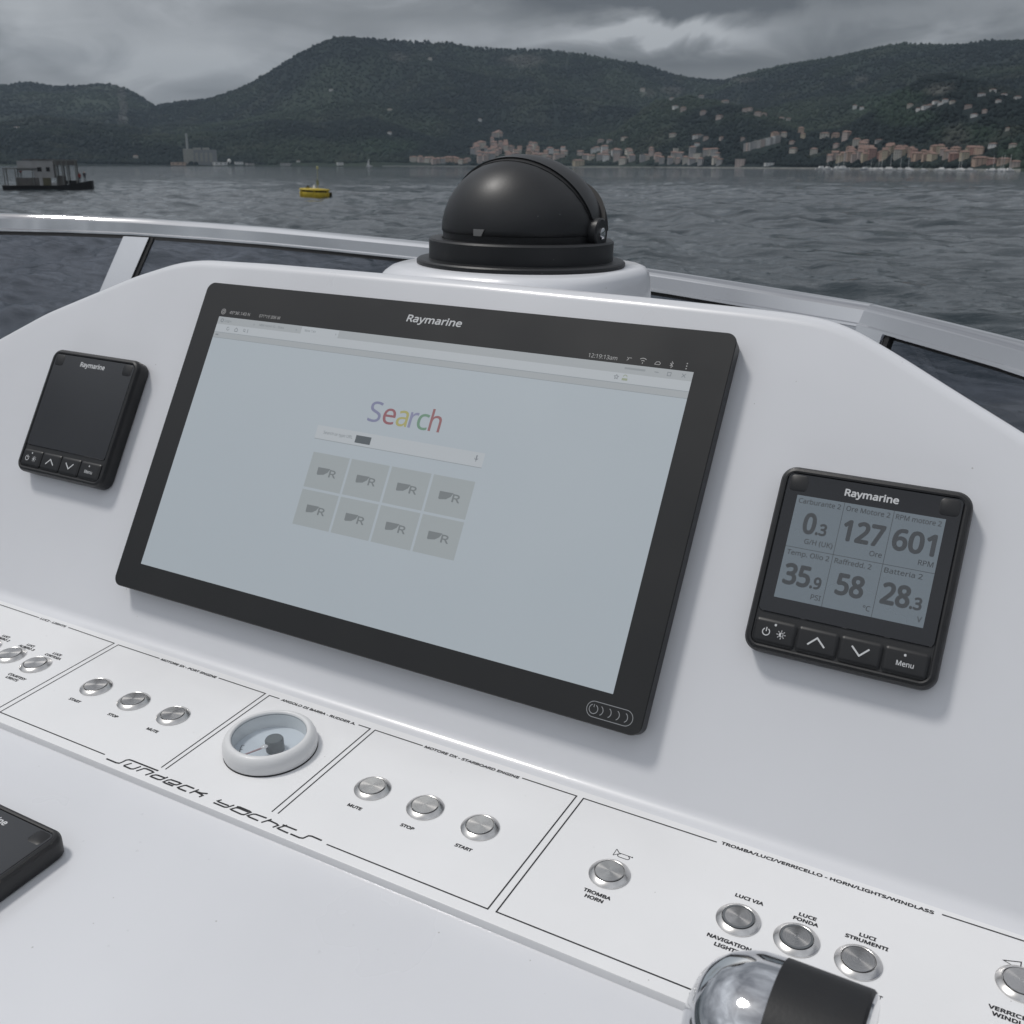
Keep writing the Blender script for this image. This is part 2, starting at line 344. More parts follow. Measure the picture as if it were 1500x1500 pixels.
def terrain(A, Rr):
    r0 = np.interp(A, SHORE_A, SHORE_R); rf = np.interp(A, FAR_A, FAR_R)
    wob = (fbm(A * 14, A * 0 + 3.3, 5, 3) - 0.5) * 90; r0 = r0 + wob
    X, Y = Rr * np.sin(A), Rr * np.cos(A)
    ef = np.interp(A, *SKY); en = np.interp(A, *FOOT)
    hf = ef * rf + 4.2
    t = np.clip((Rr - r0) / (rf - r0), 0, 1.6)
    nz = fbm(X / 520, Y / 520, 21, 5); n2 = fbm(X / 190, Y / 190, 43, 4); rid = 1 - np.abs(2 * fbm(X / 700, Y / 700, 77, 4) - 1)
    up = np.where(t <= 1, np.clip(t, 0, 1) ** 1.45, np.clip(1 - 0.9 * (t - 1), 0, 1))
    w = np.clip(4 * t * (1 - np.clip(t, 0, 1)), 0, 1)
    far = hf * up * (1 + w * (0.55 * (rid - 0.72) + 0.35 * (nz - 0.5)))
    far = np.minimum(far, np.where(Rr < rf, (ef * 0.985 - 0.0035 * (1 - t)) * Rr + 4.2, far))
    rn = r0 + (rf - r0) * 0.34; tn = np.clip((Rr - r0) / (rn - r0), 0, 3)
    hn = en * rn + 4.2
    near = hn * np.where(tn <= 1, np.sin(np.clip(tn, 0, 1) * math.pi / 2) ** 1.25, np.clip(1 - 0.55 * (tn - 1), 0, 1)) * (0.86 + 0.28 * nz)
    h = np.maximum(far, near) + np.clip((Rr - r0) / 150, 0, 1) * ((nz - 0.5) * 26 * (1 - np.clip(t, 0, 1)) + (n2 - 0.5) * 14)
    h = np.where(Rr < r0, -6 + (Rr - r0 + 60) * 0.10, np.maximum(h, 1.2 + np.clip((Rr - r0) * 0.02, 0, 3)))
    return np.where(Rr < r0 - 1, np.minimum(h, -1.5), h)
AZ = np.concatenate([np.linspace(R(-125), az_of(-330), 130)[:-1], np.linspace(az_of(-330), az_of(1830), 800), np.linspace(az_of(1830), R(70), 150)[1:]])
RR = np.concatenate([np.linspace(850, 3000, 170), np.linspace(3030, 6000, 75)])
GA, GR = np.meshgrid(AZ, RR); GH = terrain(GA, GR)
def ground_h(a, r): return float(terrain(np.array([a]), np.array([r]))[0])
def hit_land(px, py):
    d = ray_world(px, py); a = math.atan2(d.x, d.y); e = d.z / math.hypot(d.x, d.y)
    rs = np.linspace(850, 5600, 950); hs_ = terrain(np.full_like(rs, a), rs)
    k = np.nonzero((hs_ > 0.5) & (hs_ >= CAM_W.z + e * rs))[0]
    r = rs[k[0]] if len(k) else np.interp(a, SHORE_A, SHORE_R) + 40
    return a, float(r)
def wpt(a, r, z): return Vector((CAM_W.x + r * math.sin(a), CAM_W.y + r * math.cos(a), z))

def foliage_mat(name, attr):
    m = bpy.data.materials.new(name); m.use_nodes = True; nd, ln = m.node_tree.nodes, m.node_tree.links; b = nd['Principled BSDF']
    b.inputs['Roughness'].default_value = 0.9; b.inputs['Specular IOR Level'].default_value = 0.1
    at = nd.new('ShaderNodeAttribute'); at.attribute_name = attr
    t = nd.new('ShaderNodeTexCoord'); nz = nd.new('ShaderNodeTexNoise'); nz.inputs['Scale'].default_value = 0.06; nz.inputs['Detail'].default_value = 8; nz.inputs['Roughness'].default_value = 0.65
    ln.new(t.outputs['Object'], nz.inputs['Vector'])
    mr = nd.new('ShaderNodeMapRange'); mr.inputs['From Min'].default_value = 0.3; mr.inputs['From Max'].default_value = 0.7; mr.inputs['To Min'].default_value = 0.55; mr.inputs['To Max'].default_value = 1.45; ln.new(nz.outputs['Fac'], mr.inputs['Value'])
    sc = nd.new('ShaderNodeVectorMath'); sc.operation = 'SCALE'; ln.new(at.outputs['Color'], sc.inputs[0]); ln.new(mr.outputs[0], sc.inputs['Scale']); ln.new(sc.outputs[0], b.inputs['Base Color'])
    return m
def land_colour(A, Rr, H):
    X, Y = Rr * np.sin(A), Rr * np.cos(A)
    n = fbm(X / 260, Y / 260, 91, 4); n2 = fbm(X / 90, Y / 90, 131, 3)
    c0 = np.array([0.013, 0.020, 0.020]); c1 = np.array([0.030, 0.043, 0.031]); c2 = np.array([0.044, 0.052, 0.040])
    k = np.clip((n - 0.38) / 0.28, 0, 1)[..., None]; q = np.clip((n2 - 0.62) / 0.12, 0, 1)[..., None]
    c = c0 * (1 - k) + c1 * k; c = c * (1 - 0.5 * q) + c2 * 0.5 * q
    def patch(px0, py0, rx, ry, col, amt):
        nonlocal c
        a, r = hit_land(px0, py0); ra = abs(az_of(px0 + rx) - az_of(px0))
        el = np.clip(H - CAM_W.z, -50, 2000) / np.maximum(Rr, 1); d0 = ray_world(px0, py0); e0 = d0.z / math.hypot(d0.x, d0.y)
        dd = ((A - a) / ra) ** 2 + ((el - e0) / (ry / F_PX)) ** 2 + (n2 - 0.5) * 1.6
        w = np.clip(1.25 - dd, 0, 1)[..., None] * amt; c = c * (1 - w) + np.array(col) * w
    for p in ((768, 90, 34, 9), (585, 85, 16, 6), (1090, 118, 22, 3), (1375, 135, 22, 8), (1262, 118, 12, 5), (985, 133, 16, 5), (950, 137, 12, 4)): patch(*p, (0.13, 0.128, 0.115), 0.45)
    for p in ((178, 140, 7, 12), (182, 158, 6, 12), (180, 174, 8, 8)): patch(*p, (0.12, 0.12, 0.115), 0.5)
    for p in ((1300, 150, 60, 16), (1480, 225, 22, 14), (1330, 175, 45, 12), (560, 215, 60, 12), (1420, 200, 60, 14)): patch(*p, (0.034, 0.056, 0.036), 0.6)
    for p in ((1400, 205, 26, 18),): patch(*p, (0.07, 0.066, 0.062), 0.5)
    return c
M_LAND = foliage_mat('wooded_hillside', 'tint'); M_WOOD = foliage_mat('tree_crowns', 'tint')
nr, na = GA.shape
verts = np.stack([CAM_W.x + GR * np.sin(GA), CAM_W.y + GR * np.cos(GA), GH], -1).reshape(-1, 3)
idx = np.arange(nr * na).reshape(nr, na)
faces = np.stack([idx[:-1, :-1], idx[:-1, 1:], idx[1:, 1:], idx[1:, :-1]], -1).reshape(-1, 4)
keep = (GH.reshape(-1)[faces] > -1.45).any(1); faces = faces[keep]
def np_mesh(name, v, f, mat, smooth=True, col=None, kind=None):
    me = bpy.data.meshes.new(name); k = f.shape[1]
    me.vertices.add(len(v)); me.vertices.foreach_set('co', np.asarray(v, np.float32).ravel())
    me.loops.add(f.size); me.loops.foreach_set('vertex_index', f.astype(np.int32).ravel())
    me.polygons.add(len(f)); me.polygons.foreach_set('loop_start', np.arange(0, f.size, k, dtype=np.int32))
    me.polygons.foreach_set('use_smooth', np.full(len(f), smooth, dtype=bool))
    me.update(calc_edges=True); me.validate(); me.materials.append(mat)
    if col is not None:
        ca = me.color_attributes.new('tint', 'FLOAT_COLOR', 'POINT'); c4 = np.ones((len(v), 4), np.float32); c4[:, :3] = col; ca.data.foreach_set('color', c4.ravel())
    ob = bpy.data.objects.new(name, me); COL.objects.link(ob)
    if kind: ob['kind'] = kind
    return ob
lc = land_colour(GA, GR, GH).reshape(-1, 3)
used = np.unique(faces); remap = np.full(nr * na, -1); remap[used] = np.arange(len(used))
hills = np_mesh('hills', verts[used], remap[faces], M_LAND, True, lc[used], 'structure')

# ------------------------------------------------------------------ water
def water_mat():
    m = bpy.data.materials.new('sea_water'); m.use_nodes = True; nd, ln = m.node_tree.nodes, m.node_tree.links; b = nd['Principled BSDF']
    b.inputs['Base Color'].default_value = (0.026, 0.037, 0.044, 1); b.inputs['Roughness'].default_value = 0.05; b.inputs['IOR'].default_value = 1.333; b.inputs['Specular IOR Level'].default_value = 0.5
    t = nd.new('ShaderNodeTexCoord')
    def noise(sc, det, rough, stretch=(1, 1, 1), dist=0.0):
        mp_ = nd.new('ShaderNodeMapping'); mp_.inputs['Scale'].default_value = stretch; mp_.inputs['Rotation'].default_value = (0, 0, R(28)); ln.new(t.outputs['Object'], mp_.inputs[0])
        n = nd.new('ShaderNodeTexNoise'); n.inputs['Scale'].default_value = sc; n.inputs['Detail'].default_value = det; n.inputs['Roughness'].default_value = rough; n.inputs['Distortion'].default_value = dist
        ln.new(mp_.outputs[0], n.inputs['Vector']); return n.outputs['Fac']
    big = noise(0.012, 3, 0.5, (0.35, 1, 1), 0.6); mid = noise(0.11, 3, 0.55, (0.45, 1, 1), 0.3); sm = noise(1.3, 5, 0.62, (0.5, 1, 1), 0.2)
    mr = nd.new('ShaderNodeMapRange'); mr.inputs['From Min'].default_value = 0.35; mr.inputs['From Max'].default_value = 0.65; mr.inputs['To Min'].default_value = 0.35; mr.inputs['To Max'].default_value = 1.0; ln.new(big, mr.inputs['Value'])
    b1 = nd.new('ShaderNodeBump'); b1.inputs['Strength'].default_value = 0.85; b1.inputs['Distance'].default_value = 1.3; ln.new(mid, b1.inputs['Height'])
    b2 = nd.new('ShaderNodeBump'); b2.inputs['Distance'].default_value = 0.22; ln.new(sm, b2.inputs['Height']); ln.new(mr.outputs[0], b2.inputs['Strength']); ln.new(b1.outputs[0], b2.inputs['Normal']); ln.new(b2.outputs[0], b.inputs['Normal'])
    return m
M_WATER = water_mat()
wa = np.linspace(R(-72), R(16), 430) ; wr = np.concatenate([np.geomspace(9, 600, 660), np.geomspace(620, 6200, 50)])
WA, WR = np.meshgrid(wa, wr); WX, WY = CAM_W.x + WR * np.sin(WA), CAM_W.y + WR * np.cos(WA); WZ = np.zeros_like(WX)
for k in range(30):
    lam = 0.8 * (10.0 / 0.8) ** RNG.random(); dirn = R(62) + RNG.normal(0, 0.45); kk = 2 * math.pi / lam
    ph = kk * (WX * math.cos(dirn) + WY * math.sin(dirn)) + RNG.uniform(0, 6.28)
    am = 0.0130 * lam ** 0.84; samp = np.maximum(WR * (wa[1] - wa[0]), np.gradient(wr)[:, None]); fade = np.clip(1.6 - 4.0 * samp / lam, 0, 1)
    WZ += am * fade * (np.sin(ph) + 0.25 * np.sin(2 * ph + 0.6))
edge = np.clip(np.minimum(WA - wa[0], wa[-1] - WA) / R(3), 0, 1); patchy = 0.25 + 1.5 * fbm(WX / 55, WY / 22, 311, 3)
WZ *= edge * patchy * np.clip((WR - 9) / 4, 0, 1)
wv = np.stack([WX, WY, WZ], -1).reshape(-1, 3); wi = np.arange(WX.size).reshape(WX.shape)
wf = np.stack([wi[:-1, :-1], wi[:-1, 1:], wi[1:, 1:], wi[1:, :-1]], -1).reshape(-1, 4)
oa = np.linspace(R(16), R(288), 120); orr = np.concatenate([[0.02, 9.0], np.geomspace(12, 6200, 40)])
OA, OR = np.meshgrid(oa, orr); o0 = len(wv)
wv2 = np.stack([CAM_W.x + OR * np.sin(OA), CAM_W.y + OR * np.cos(OA), np.zeros_like(OA)], -1).reshape(-1, 3); oi = np.arange(OA.size).reshape(OA.shape) + o0
wf2 = np.stack([oi[:-1, :-1], oi[:-1, 1:], oi[1:, 1:], oi[1:, :-1]], -1).reshape(-1, 4)
ia = np.linspace(R(-72), R(16), 40); IA, IR = np.meshgrid(ia, np.array([0.02, 9.0])); i0 = o0 + len(wv2)
wv3 = np.stack([CAM_W.x + IR * np.sin(IA), CAM_W.y + IR * np.cos(IA), np.zeros_like(IA)], -1).reshape(-1, 3); ii = np.arange(IA.size).reshape(IA.shape) + i0
wf3 = np.stack([ii[:-1, :-1], ii[:-1, 1:], ii[1:, 1:], ii[1:, :-1]], -1).reshape(-1, 4)
water = np_mesh('water', np.concatenate([wv, wv2, wv3]), np.concatenate([wf, wf2, wf3]), M_WATER, True, None, 'structure')

# ------------------------------------------------------------------ the yacht under the helm (hull, flybridge floor, coaming)
CX = -0.95                                                # centreline in the yacht's frame
yacht = thing('yacht', 'white motor yacht hull and flybridge carrying the helm', 'yacht', BOAT)
g = G(); rs = []
for y, hb, top in ((-7.0, 2.0, -2.35), (-3.0, 2.25, -2.35), (1.0, 2.2, -2.35), (3.5, 1.9, -2.3), (5.5, 1.35, -2.2), (7.0, 0.7, -2.1), (7.9, 0.05, -2.05)):
    rs.append([(CX - hb, y, top), (CX - hb * 0.96, y, -3.2), (CX - hb * 0.75, y, -4.2), (CX, y, -4.7), (CX + hb * 0.75, y, -4.2), (CX + hb * 0.96, y, -3.2), (CX + hb, y, top)])
g.rings(rs); g.make('hull', M_GEL, yacht)
g = G(); g.rr(3.3, 4.6, 0.5, [(0.06, -2.36), (0.0, -1.2), (0.0, -1.02)], 8, (CX, -1.45)); g.make('deckhouse', M_GEL, yacht)
g = G(); g.rr(3.1, 4.4, 0.5, [(0.0, -1.021), (0.0, -1.0)], 8, (CX, -1.45)); g.make('flybridge_floor', M_DECK, yacht)

# windscreen line from the photograph, height falling gently towards the side
RAILPX = [(-260, 310.5), (-120, 310.6), (0, 312), (100, 314.8), (200, 319), (300, 325.5), (400, 333), (500, 342), (620, 353.5), (700, 362), (800, 374), (920, 389), (1000, 400.5), (1100, 416), (1200, 432), (1280, 445), (1330, 457), (1400, 474), (1500, 499), (1600, 527)]
def railz(px): return 0.108 - 0.020 * min(1, max(0, (px + 260) / 1540))
RAIL = [boat_at_z(px, py, railz(px)) for px, py in RAILPX]
e1, e0 = RAIL[-1], RAIL[-2]; RAIL += [e1 + (e1 - e0).normalized() * 0.25, e1 + (e1 - e0).normalized() * 0.4 + Vector((0.02, -0.25, 0))]
CORNER = 15
def lean(i):                                              # offset of the glass per metre of drop
    px = RAILPX[min(i, len(RAILPX) - 1)][0]; k = min(1, max(0, px / 1280))
    return Vector((0.10 * k, -0.60 * (1 - k) + 0.05 * k, -1.0))
def nrm2(i, pts):
    t = (pts[min(i + 1, len(pts) - 1)] - pts[max(i - 1, 0)]); n = Vector((t.y, -t.x, 0)).normalized()
    return n if n.y < 0 else -n                            # points aft, towards the helm
screen_w = thing('windscreen', 'low tinted windscreen with polished steel frame around the flybridge', 'windscreen', BOAT)
def rail_part(name, i0, i1, mat, sect, smooth=True, tilt=None):
    g = G(); rs = []
    for i in range(i0, i1 + 1):
        p = RAIL[i]; n = nrm2(i, RAIL); q_ = min(1, max(0, (RAILPX[min(i, len(RAILPX) - 1)][0] - 300) / 900)); L_ = n * (tilt if tilt is not None else 0.12 + 0.30 * q_) + Vector((0, 0, -1)); k = 1.0 - 0.30 * min(1, max(0, RAILPX[min(i, len(RAILPX) - 1)][0] / 1280))
        rs.append([p + n * (a * k) + L_ * (d * k) for a, d in sect])
    g.rings(rs); return g.make(name, mat, screen_w, None, smooth)
SECT = [(0.000, -0.000), (0.006, 0.0012), (0.0105, 0.0045), (0.013, 0.0085), (0.013, 0.026), (0.0155, 0.0275), (0.0155, 0.0305), (0.012, 0.032), (-0.014, 0.032), (-0.018, 0.006), (-0.010, 0.001)]
rail_part('top_rail', 0, CORNER, M_STEEL, SECT, 22); rail_part('top_rail', CORNER, len(RAIL) - 1, M_STEEL, [(a * 0.985, d + 0.0004) for a, d in SECT], 22)
def pane(i0, i1, u0=0.0, u1=0.0):
    g = G(); rs = []
    for i in range(i0, i1 + 1):
        p, n, L_ = RAIL[i], nrm2(i, RAIL), lean(i)
        rs.append([p + L_ * 0.018 + n * 0.002, p + L_ * 0.42 + n * 0.002, p + L_ * 0.42 - n * 0.004, p + L_ * 0.018 - n * 0.004])
    g.rings(rs); return g.make('glass_pane', M_TINT, screen_w, None, 30)
pane(0, 4); pane(4, CORNER); pane(CORNER, len(RAIL) - 1)
rail_part('gasket', 0, len(RAIL) - 1, M_GASKET, [(0.006, 0.031), (0.006, 0.037), (-0.007, 0.037), (-0.007, 0.031)], True, 0.4)
def plate(a, b, t, n, w0, w1, shear, seal):                # flat polished mullion with a black seal along one edge
    g = G(); b = b + t * shear
    g.rings([[q + t * w0, q + t * w0 * 0.97 + n * 0.009, q + t * w1 * 0.97 + n * 0.009, q + t * w1] for q in (a, b)]); o = g.make('post', M_STEEL, screen_w, None, 30)
    if seal: g = G(); g.rings([[q + t * w1, q + t * w1 + n * 0.006, q + t * (w1 + 0.007) + n * 0.006, q + t * (w1 + 0.007)] for q in (a, b)]); g.make('seal', M_GASKET, o, None, False)
p_, n_, L_ = RAIL[4], nrm2(4, RAIL), lean(4); t_ = Vector((-n_.y, n_.x, 0))
plate(p_ + L_ * 0.031 + n_ * 0.004, p_ + L_ * 0.40 + n_ * 0.004, t_, n_, -0.008, 0.047, -0.075, True)
p_ = RAIL[CORNER]
t1 = (RAIL[CORNER] - RAIL[CORNER - 1]); t1.z = 0; t1.normalize(); n1_ = Vector((t1.y, -t1.x, 0)); n1_ = n1_ if n1_.y < 0 else -n1_
t2 = (RAIL[CORNER + 1] - RAIL[CORNER]); t2.z = 0; t2.normalize(); n2_ = Vector((t2.y, -t2.x, 0)); n2_ = n2_ if n2_.y < 0 else -n2_
L_ = n1_ * 0.30 + Vector((0, 0, -1)); plate(p_ + L_ * 0.020 + n1_ * 0.002, p_ + L_ * 0.30 + n1_ * 0.002, t1, n1_, -0.040, 0.010, 0.0, False)
L_ = n2_ * 0.38 + Vector((0, 0, -1)); plate(p_ + L_ * 0.020 + n2_ * 0.003, p_ + L_ * 0.30 + n2_ * 0.003, t2, n2_, 0.006, 0.052, 0.06, True)
g = G(); rs = []
for i in range(len(RAIL)):
    p, n, L_ = RAIL[i], nrm2(i, RAIL), lean(i); q = p + L_ * 0.415
    rs.append([q + n * 0.03, q - n * 0.03, Vector((q.x, q.y, -1.03)) - n * 0.05, Vector((q.x, q.y, -1.03)) + n * 0.03])
g.rings(rs); g.make('coaming', M_GEL, yacht, None, 30)

# ------------------------------------------------------------------ helm console moulding
OUT = [(-620, -60), (-600, -22), (-540, 32), (-496.7, 61.0), (-439.0, 95.5), (-342.9, 139.6), (-300, 155.0), (-282, 159.3), (-262, 161.6), (-188.5, 163.0), (-101.7, 163.1), (14.9, 163.1), (149.8, 161.8), (228.7, 160.4), (262, 159.2), (282, 157.0), (300, 151.5), (329.6, 137.3), (364.9, 119.0), (406.2, 98.1), (480, 60), (560, 18), (610, -22), (630, -60)]
xs = np.concatenate([np.linspace(-0.620, 0.630, 180)]); fine = np.linspace(-0.66, 0.67, 1331)
vt = np.interp(fine * 1000, [p[0] for p in OUT], [p[1] for p in OUT]) * mm; vt = np.convolve(np.pad(vt, 9, mode='edge'), np.ones(19) / 19, 'valid')
RT = 0.011
def prof_at(v):
    def on_face(vv, n=-SURF): p = VV * vv + NN * n; return (p.y, p.z)
    def on_pan(y, h): p = P0 + DD * y + NP * h; return (p.y, p.z)
    pts = []
    e = on_pan(-0.43, -0.0055); pts += [(e[0] - 0.02, -1.0), (e[0] - 0.012, e[1] - 0.05), (e[0] - 0.009, e[1] - 0.02), (e[0] - 0.004, e[1] - 0.006), (e[0] + 0.004, e[1] - 0.0005)]
    for y in (-0.40, -0.34, -0.28, -0.22, -0.16, -0.122): pts.append(on_pan(y, -0.0055))
    pts += [on_pan(-0.116, -0.0012), on_pan(-0.06, -0.0012)]
    # fillet between panel plane and face
    c0 = on_pan(0, -0.0006); rf = 0.013; a0 = math.atan2(DD.z, DD.y); a1 = math.atan2(VV.z, VV.y); tl = rf * math.tan((a1 - a0) / 2)
    s0 = (c0[0] - math.cos(a0) * tl, c0[1] - math.sin(a0) * tl); ctr = (s0[0] - math.sin(a0) * rf, s0[1] + math.cos(a0) * rf)
    for k in range(9):
        t = a0 - math.pi / 2 + (a1 - a0) * k / 8; pts.append((ctr[0] + rf * math.cos(t), ctr[1] + rf * math.sin(t)))
    vb = -0.140
    for k in range(1, 8): pts.append(on_face(vb + (max(v - RT, vb + 0.01) - vb) * k / 7))
    base = VV * max(v - RT, vb + 0.01) + NN * (-SURF - RT)
    for k in range(1, 9):                                  # rolled top edge
        t = math.pi * 0.60 * k / 8; p = base + NN * (RT * math.cos(t)) + VV * (RT * math.sin(t)); pts.append((p.y, p.z))
    y_, z_ = pts[-1]; pts += [(y_ + 0.03, z_ - 0.012), (y_ + 0.055, z_ - 0.04), (y_ + 0.065, z_ - 0.09), (max(y_ + 0.075, 0.1), -1.0)]
    return pts
helm = thing('helm_console', 'white moulded helm console with sloping face, button panel and compass pod', 'console', BOAT)
g = G(); g.rings([[(x, p[0], p[1]) for p in prof_at(float(np.interp(x, fine, vt)))] for x in xs]); g.make('body', M_GEL, helm, None, 50)
# pod that carries the compass
ZP = 0.1340
DOME = boat_at_z(763, 386, ZP)
DEP = -(RCAM.transposed() @ (DOME - CAM_BOAT)).z; K = DEP / F_PX          # metres per photograph pixel at the compass
g = G(); rs = []
for aL, aR, ab, z in ((0.150, 0.106, 0.112, 0.020), (0.140, 0.1050, 0.110, 0.085), (0.124, 0.1040, 0.108, 0.110), (0.113, 0.1032, 0.1065, 0.121), (0.106, 0.1018, 0.104, 0.1280), (0.100, 0.0990, 0.100, 0.1322), (0.0945, 0.0945, 0.096, ZP)):
    ring = []; vf = (z + SURF * 0.4979) / 0.8672; yf = vf * 0.4979 + SURF * 0.8672 + 0.006
    for t in [2 * math.pi * i / 96 for i in range(96)]:
        c_, s_ = math.cos(t), math.sin(t); x = math.copysign(abs(c_) ** 0.70, c_) * (aR if c_ > 0 else aL); y = math.copysign(abs(s_) ** 0.70, s_) * ab
        ring.append((DOME.x + x, max(DOME.y + y, yf), z))
    rs.append(ring)
g.rings(rs); g.make('compass_pod', M_GEL, helm, None, 60)
# raised button panel
panel = None
g = G(); rs = []
for x in (-0.560, 0.0, 0.560):
    rs.append([(x, y, z) for y, z in ((-0.1305, -0.0064), (-0.1303, -0.0008), (-0.1300, -0.0002), (-0.1294, 0.0), (-0.0080, 0.0), (-0.0076, -0.0004), (-0.0076, -0.0064))])
g.rings(rs); PL = BOAT.inverted() @ PANEL
panel = g.make('control_panel', M_PANEL, helm, PL, 30)

# printed borders
def border(pts, w=0.00088):
    g = G()
    for a, b in zip(pts[:-1], pts[1:]): pass
    g.ribbon([(x * mm, y * mm) for x, y in pts], w, 0.00005); g.make('border_line', M_INK, panel)
border([(-205, -14.4), (-207.7, -14.4), (-207.7, -122.1), (-98.8, -122.2)]); border([(-207.7, -14.4), (-161.5, -14.4)])
border([(-99.5, -14.3), (-53.3, -14.3), (-54.0, -114.7)])
border([(-39.5, -14.9), (-48.9, -14.9), (-50.1, -114.8)]); border([(32.0, -14.8), (42.1, -14.8), (40.9, -114.9)])
border([(85.5, -14.5), (46.1, -14.6), (45.4, -114.5)]); border([(161.5, -13.9), (200.2, -13.8), (199.4, -122.2), (89.5, -122.4)])
border([(291.0, -13.6), (205.0, -13.9), (204.5, -121.8), (540, -120.4), (540, -11.0), (414.8, -12.0)])
border([(-268, -13.4), (-212.6, -14.1), (-213.2, -122.0), (-540, -121)]); border([(-304.5, -13.4), (-540, -12.5)])
# lettering
def lettering(items, bold=0.048):
    g = G()
    for it in items: txt(g, it[0], it[1] * mm, it[2] * mm, it[3] * mm, it[4] * mm if len(it) > 4 and it[4] else None, bold, 0.00012, 'C', 0.0, 1.2)
    return g.make('lettering', M_INK, panel, None, False)
lettering([('MOTORE SX - PORT ENGINE', -130.5, -14.6, 2.25, 57.5)])
lettering([('LUCI - LIGHTS', -286.5, -13.5, 2.25, 31)])
lettering([('ANGOLO DI BARRA - RUDDER A.', -3.7, -15.1, 2.25, 66.5)])
lettering([('MOTORE DX - STARBOARD ENGINE', 123.5, -14.6, 2.25, 72)])
lettering([('TROMBA/LUCI/VERRICELLO - HORN/LIGHTS/WINDLASS', 352.2, -12.8, 2.25, 117)])
for s_, x, y in (('START', -171.8, -86.2), ('STOP', -131.1, -86.9), ('MUTE', -91.8, -86.8), ('MUTE', 83.5, -87.2), ('STOP', 122.9, -87.3), ('START', 162.4, -87.0)): lettering([(s_, x, y, 2.3)])
lettering([('TROMBA', 246.9, -84.3, 2.3), ('HORN', 246.8, -88.2, 2.3)])
lettering([('LUCI VIA', 321.6, -49.2, 2.3)]); lettering([('NAVIGATION', 321.4, -83.5, 2.3), ('LIGHTS', 321.6, -87.8, 2.3)])
lettering([('LUCE', 352.6, -46.9, 2.3), ('FONDA', 352.6, -50.8, 2.3)]); lettering([('ANCHOR', 352.6, -83.2, 2.3), ('LIGHT', 352.6, -87.2, 2.3)])
lettering([('LUCI', 383.5, -46.4, 2.3), ('STRUMENTI', 383.7, -50.3, 2.3)]); lettering([('INSTRUMENT', 386.3, -83.0, 2.3, 23.0), ('LIGHT', 384.0, -87.0, 2.3)])
lettering([('VERRICELLO', 455.5, -63.3, 2.3, 24.5), ('WINDLASS', 455.5, -67.0, 2.3, 20.5)])
lettering([('LUCE', -239.2, -47.4, 2.3), ('CORTESIA', -239.2, -51.4, 2.3)]); lettering([('COURTESY', -238.6, -84.4, 2.3), ('LIGHTS', -239.5, -88.2, 2.3)])
lettering([('LUCI', -270.1, -48.0, 2.3), ('ALBERO 3', -270.1, -51.8, 2.3)]); lettering([('LUCI', -301.0, -47.6, 2.3), ('ALBERO 2', -301.0, -51.4, 2.3)])
# horn symbol
g = G(); hx, hy = 247.4 * mm, -49.5 * mm
g.ribbon([(hx - .0055, hy - .0025), (hx - .0055, hy + .0032)], .0004); g.ribbon([(hx - .0055, hy + .0032), (hx - .003, hy + .0009), (hx + .0052, hy + .0009)], .0005); g.ribbon([(hx - .0055, hy - .0025), (hx - .003, hy + .0001)], .0004)
g.ribbon(arc(hx - .0018, hy - .0009, .0013, 90, 270) + arc(hx + .0028, hy - .0009, .0013, -90, 90), .0005); g.ribbon([(hx + .0052, hy + .0004), (hx + .0052, hy + .0014)], .0006); g.make('horn_symbol', M_INK, panel, None, False)
g = G(); g.ribbon([(.4465, -.0300), (.4545, -.0272), (.4545, -.0330), (.4465, -.0300), (.4480, -.0294)], .0006); g.ribbon([(.4560, -.0300), (.4620, -.0300)], .0006); g.make('windlass_symbol', M_INK, panel, None, False)
# yard lettering along the lower edge, drawn as strokes
Z6 = lambda q: pan(140 + q[0] / 8.333, 1080 + q[1] / 8.333); Z7 = lambda q: pan(300 + q[0] / 7.5, 1140 + q[1] / 7.5)
S6 = [[(132, 262), (250, 312), (290, 318), (330, 302), (372, 280), (410, 275), (440, 283), (765, 411)], [(442, 318), (352, 343), (350, 352), (430, 387), (462, 388), (555, 357)], [(495, 414), (590, 382), (622, 386), (690, 415), (706, 430), (605, 463)],
      [(885, 487), (795, 520), (760, 515), (690, 487), (672, 477), (690, 467), (735, 460), (762, 465), (848, 498)], [(945, 597), (850, 560), (828, 545), (885, 523), (920, 519), (1020, 553), (1041, 567), (992, 582), (960, 578), (885, 548)], [(1105, 662), (1020, 628), (1005, 613), (1080, 590), (1105, 588), (1203, 628)],
      [(1262, 640), (1145, 682)], [(1368, 690), (1290, 682), (1212, 660)], [(1222, 662), (1290, 697), (1308, 712), (1262, 729)]]
S7 = [[(185, 238), (140, 250), (155, 262), (262, 303)], [(325, 296), (245, 320), (215, 318), (95, 268)], [(352, 312), (385, 318), (490, 362), (506, 376), (430, 402), (400, 397), (300, 352), (285, 340), (345, 324), (380, 332), (480, 374)], [(585, 468), (490, 428), (470, 412), (530, 395), (560, 397), (680, 440)],
      [(735, 452), (620, 487)], [(690, 467), (720, 470), (790, 503), (806, 519), (745, 540)], [(905, 517), (800, 548), (815, 560), (915, 605)], [(855, 512), (1010, 573)], [(940, 612), (1040, 655), (1080, 660), (1140, 633), (1175, 638), (1285, 685)]]
g = G()
for st in S6: g.ribbon([Z6(q) for q in st], .00125, .00006)
for st in S7: g.ribbon([Z7(q) for q in st], .00115, .00006)
g.make('yard_lettering', M_INK, panel, None, False)

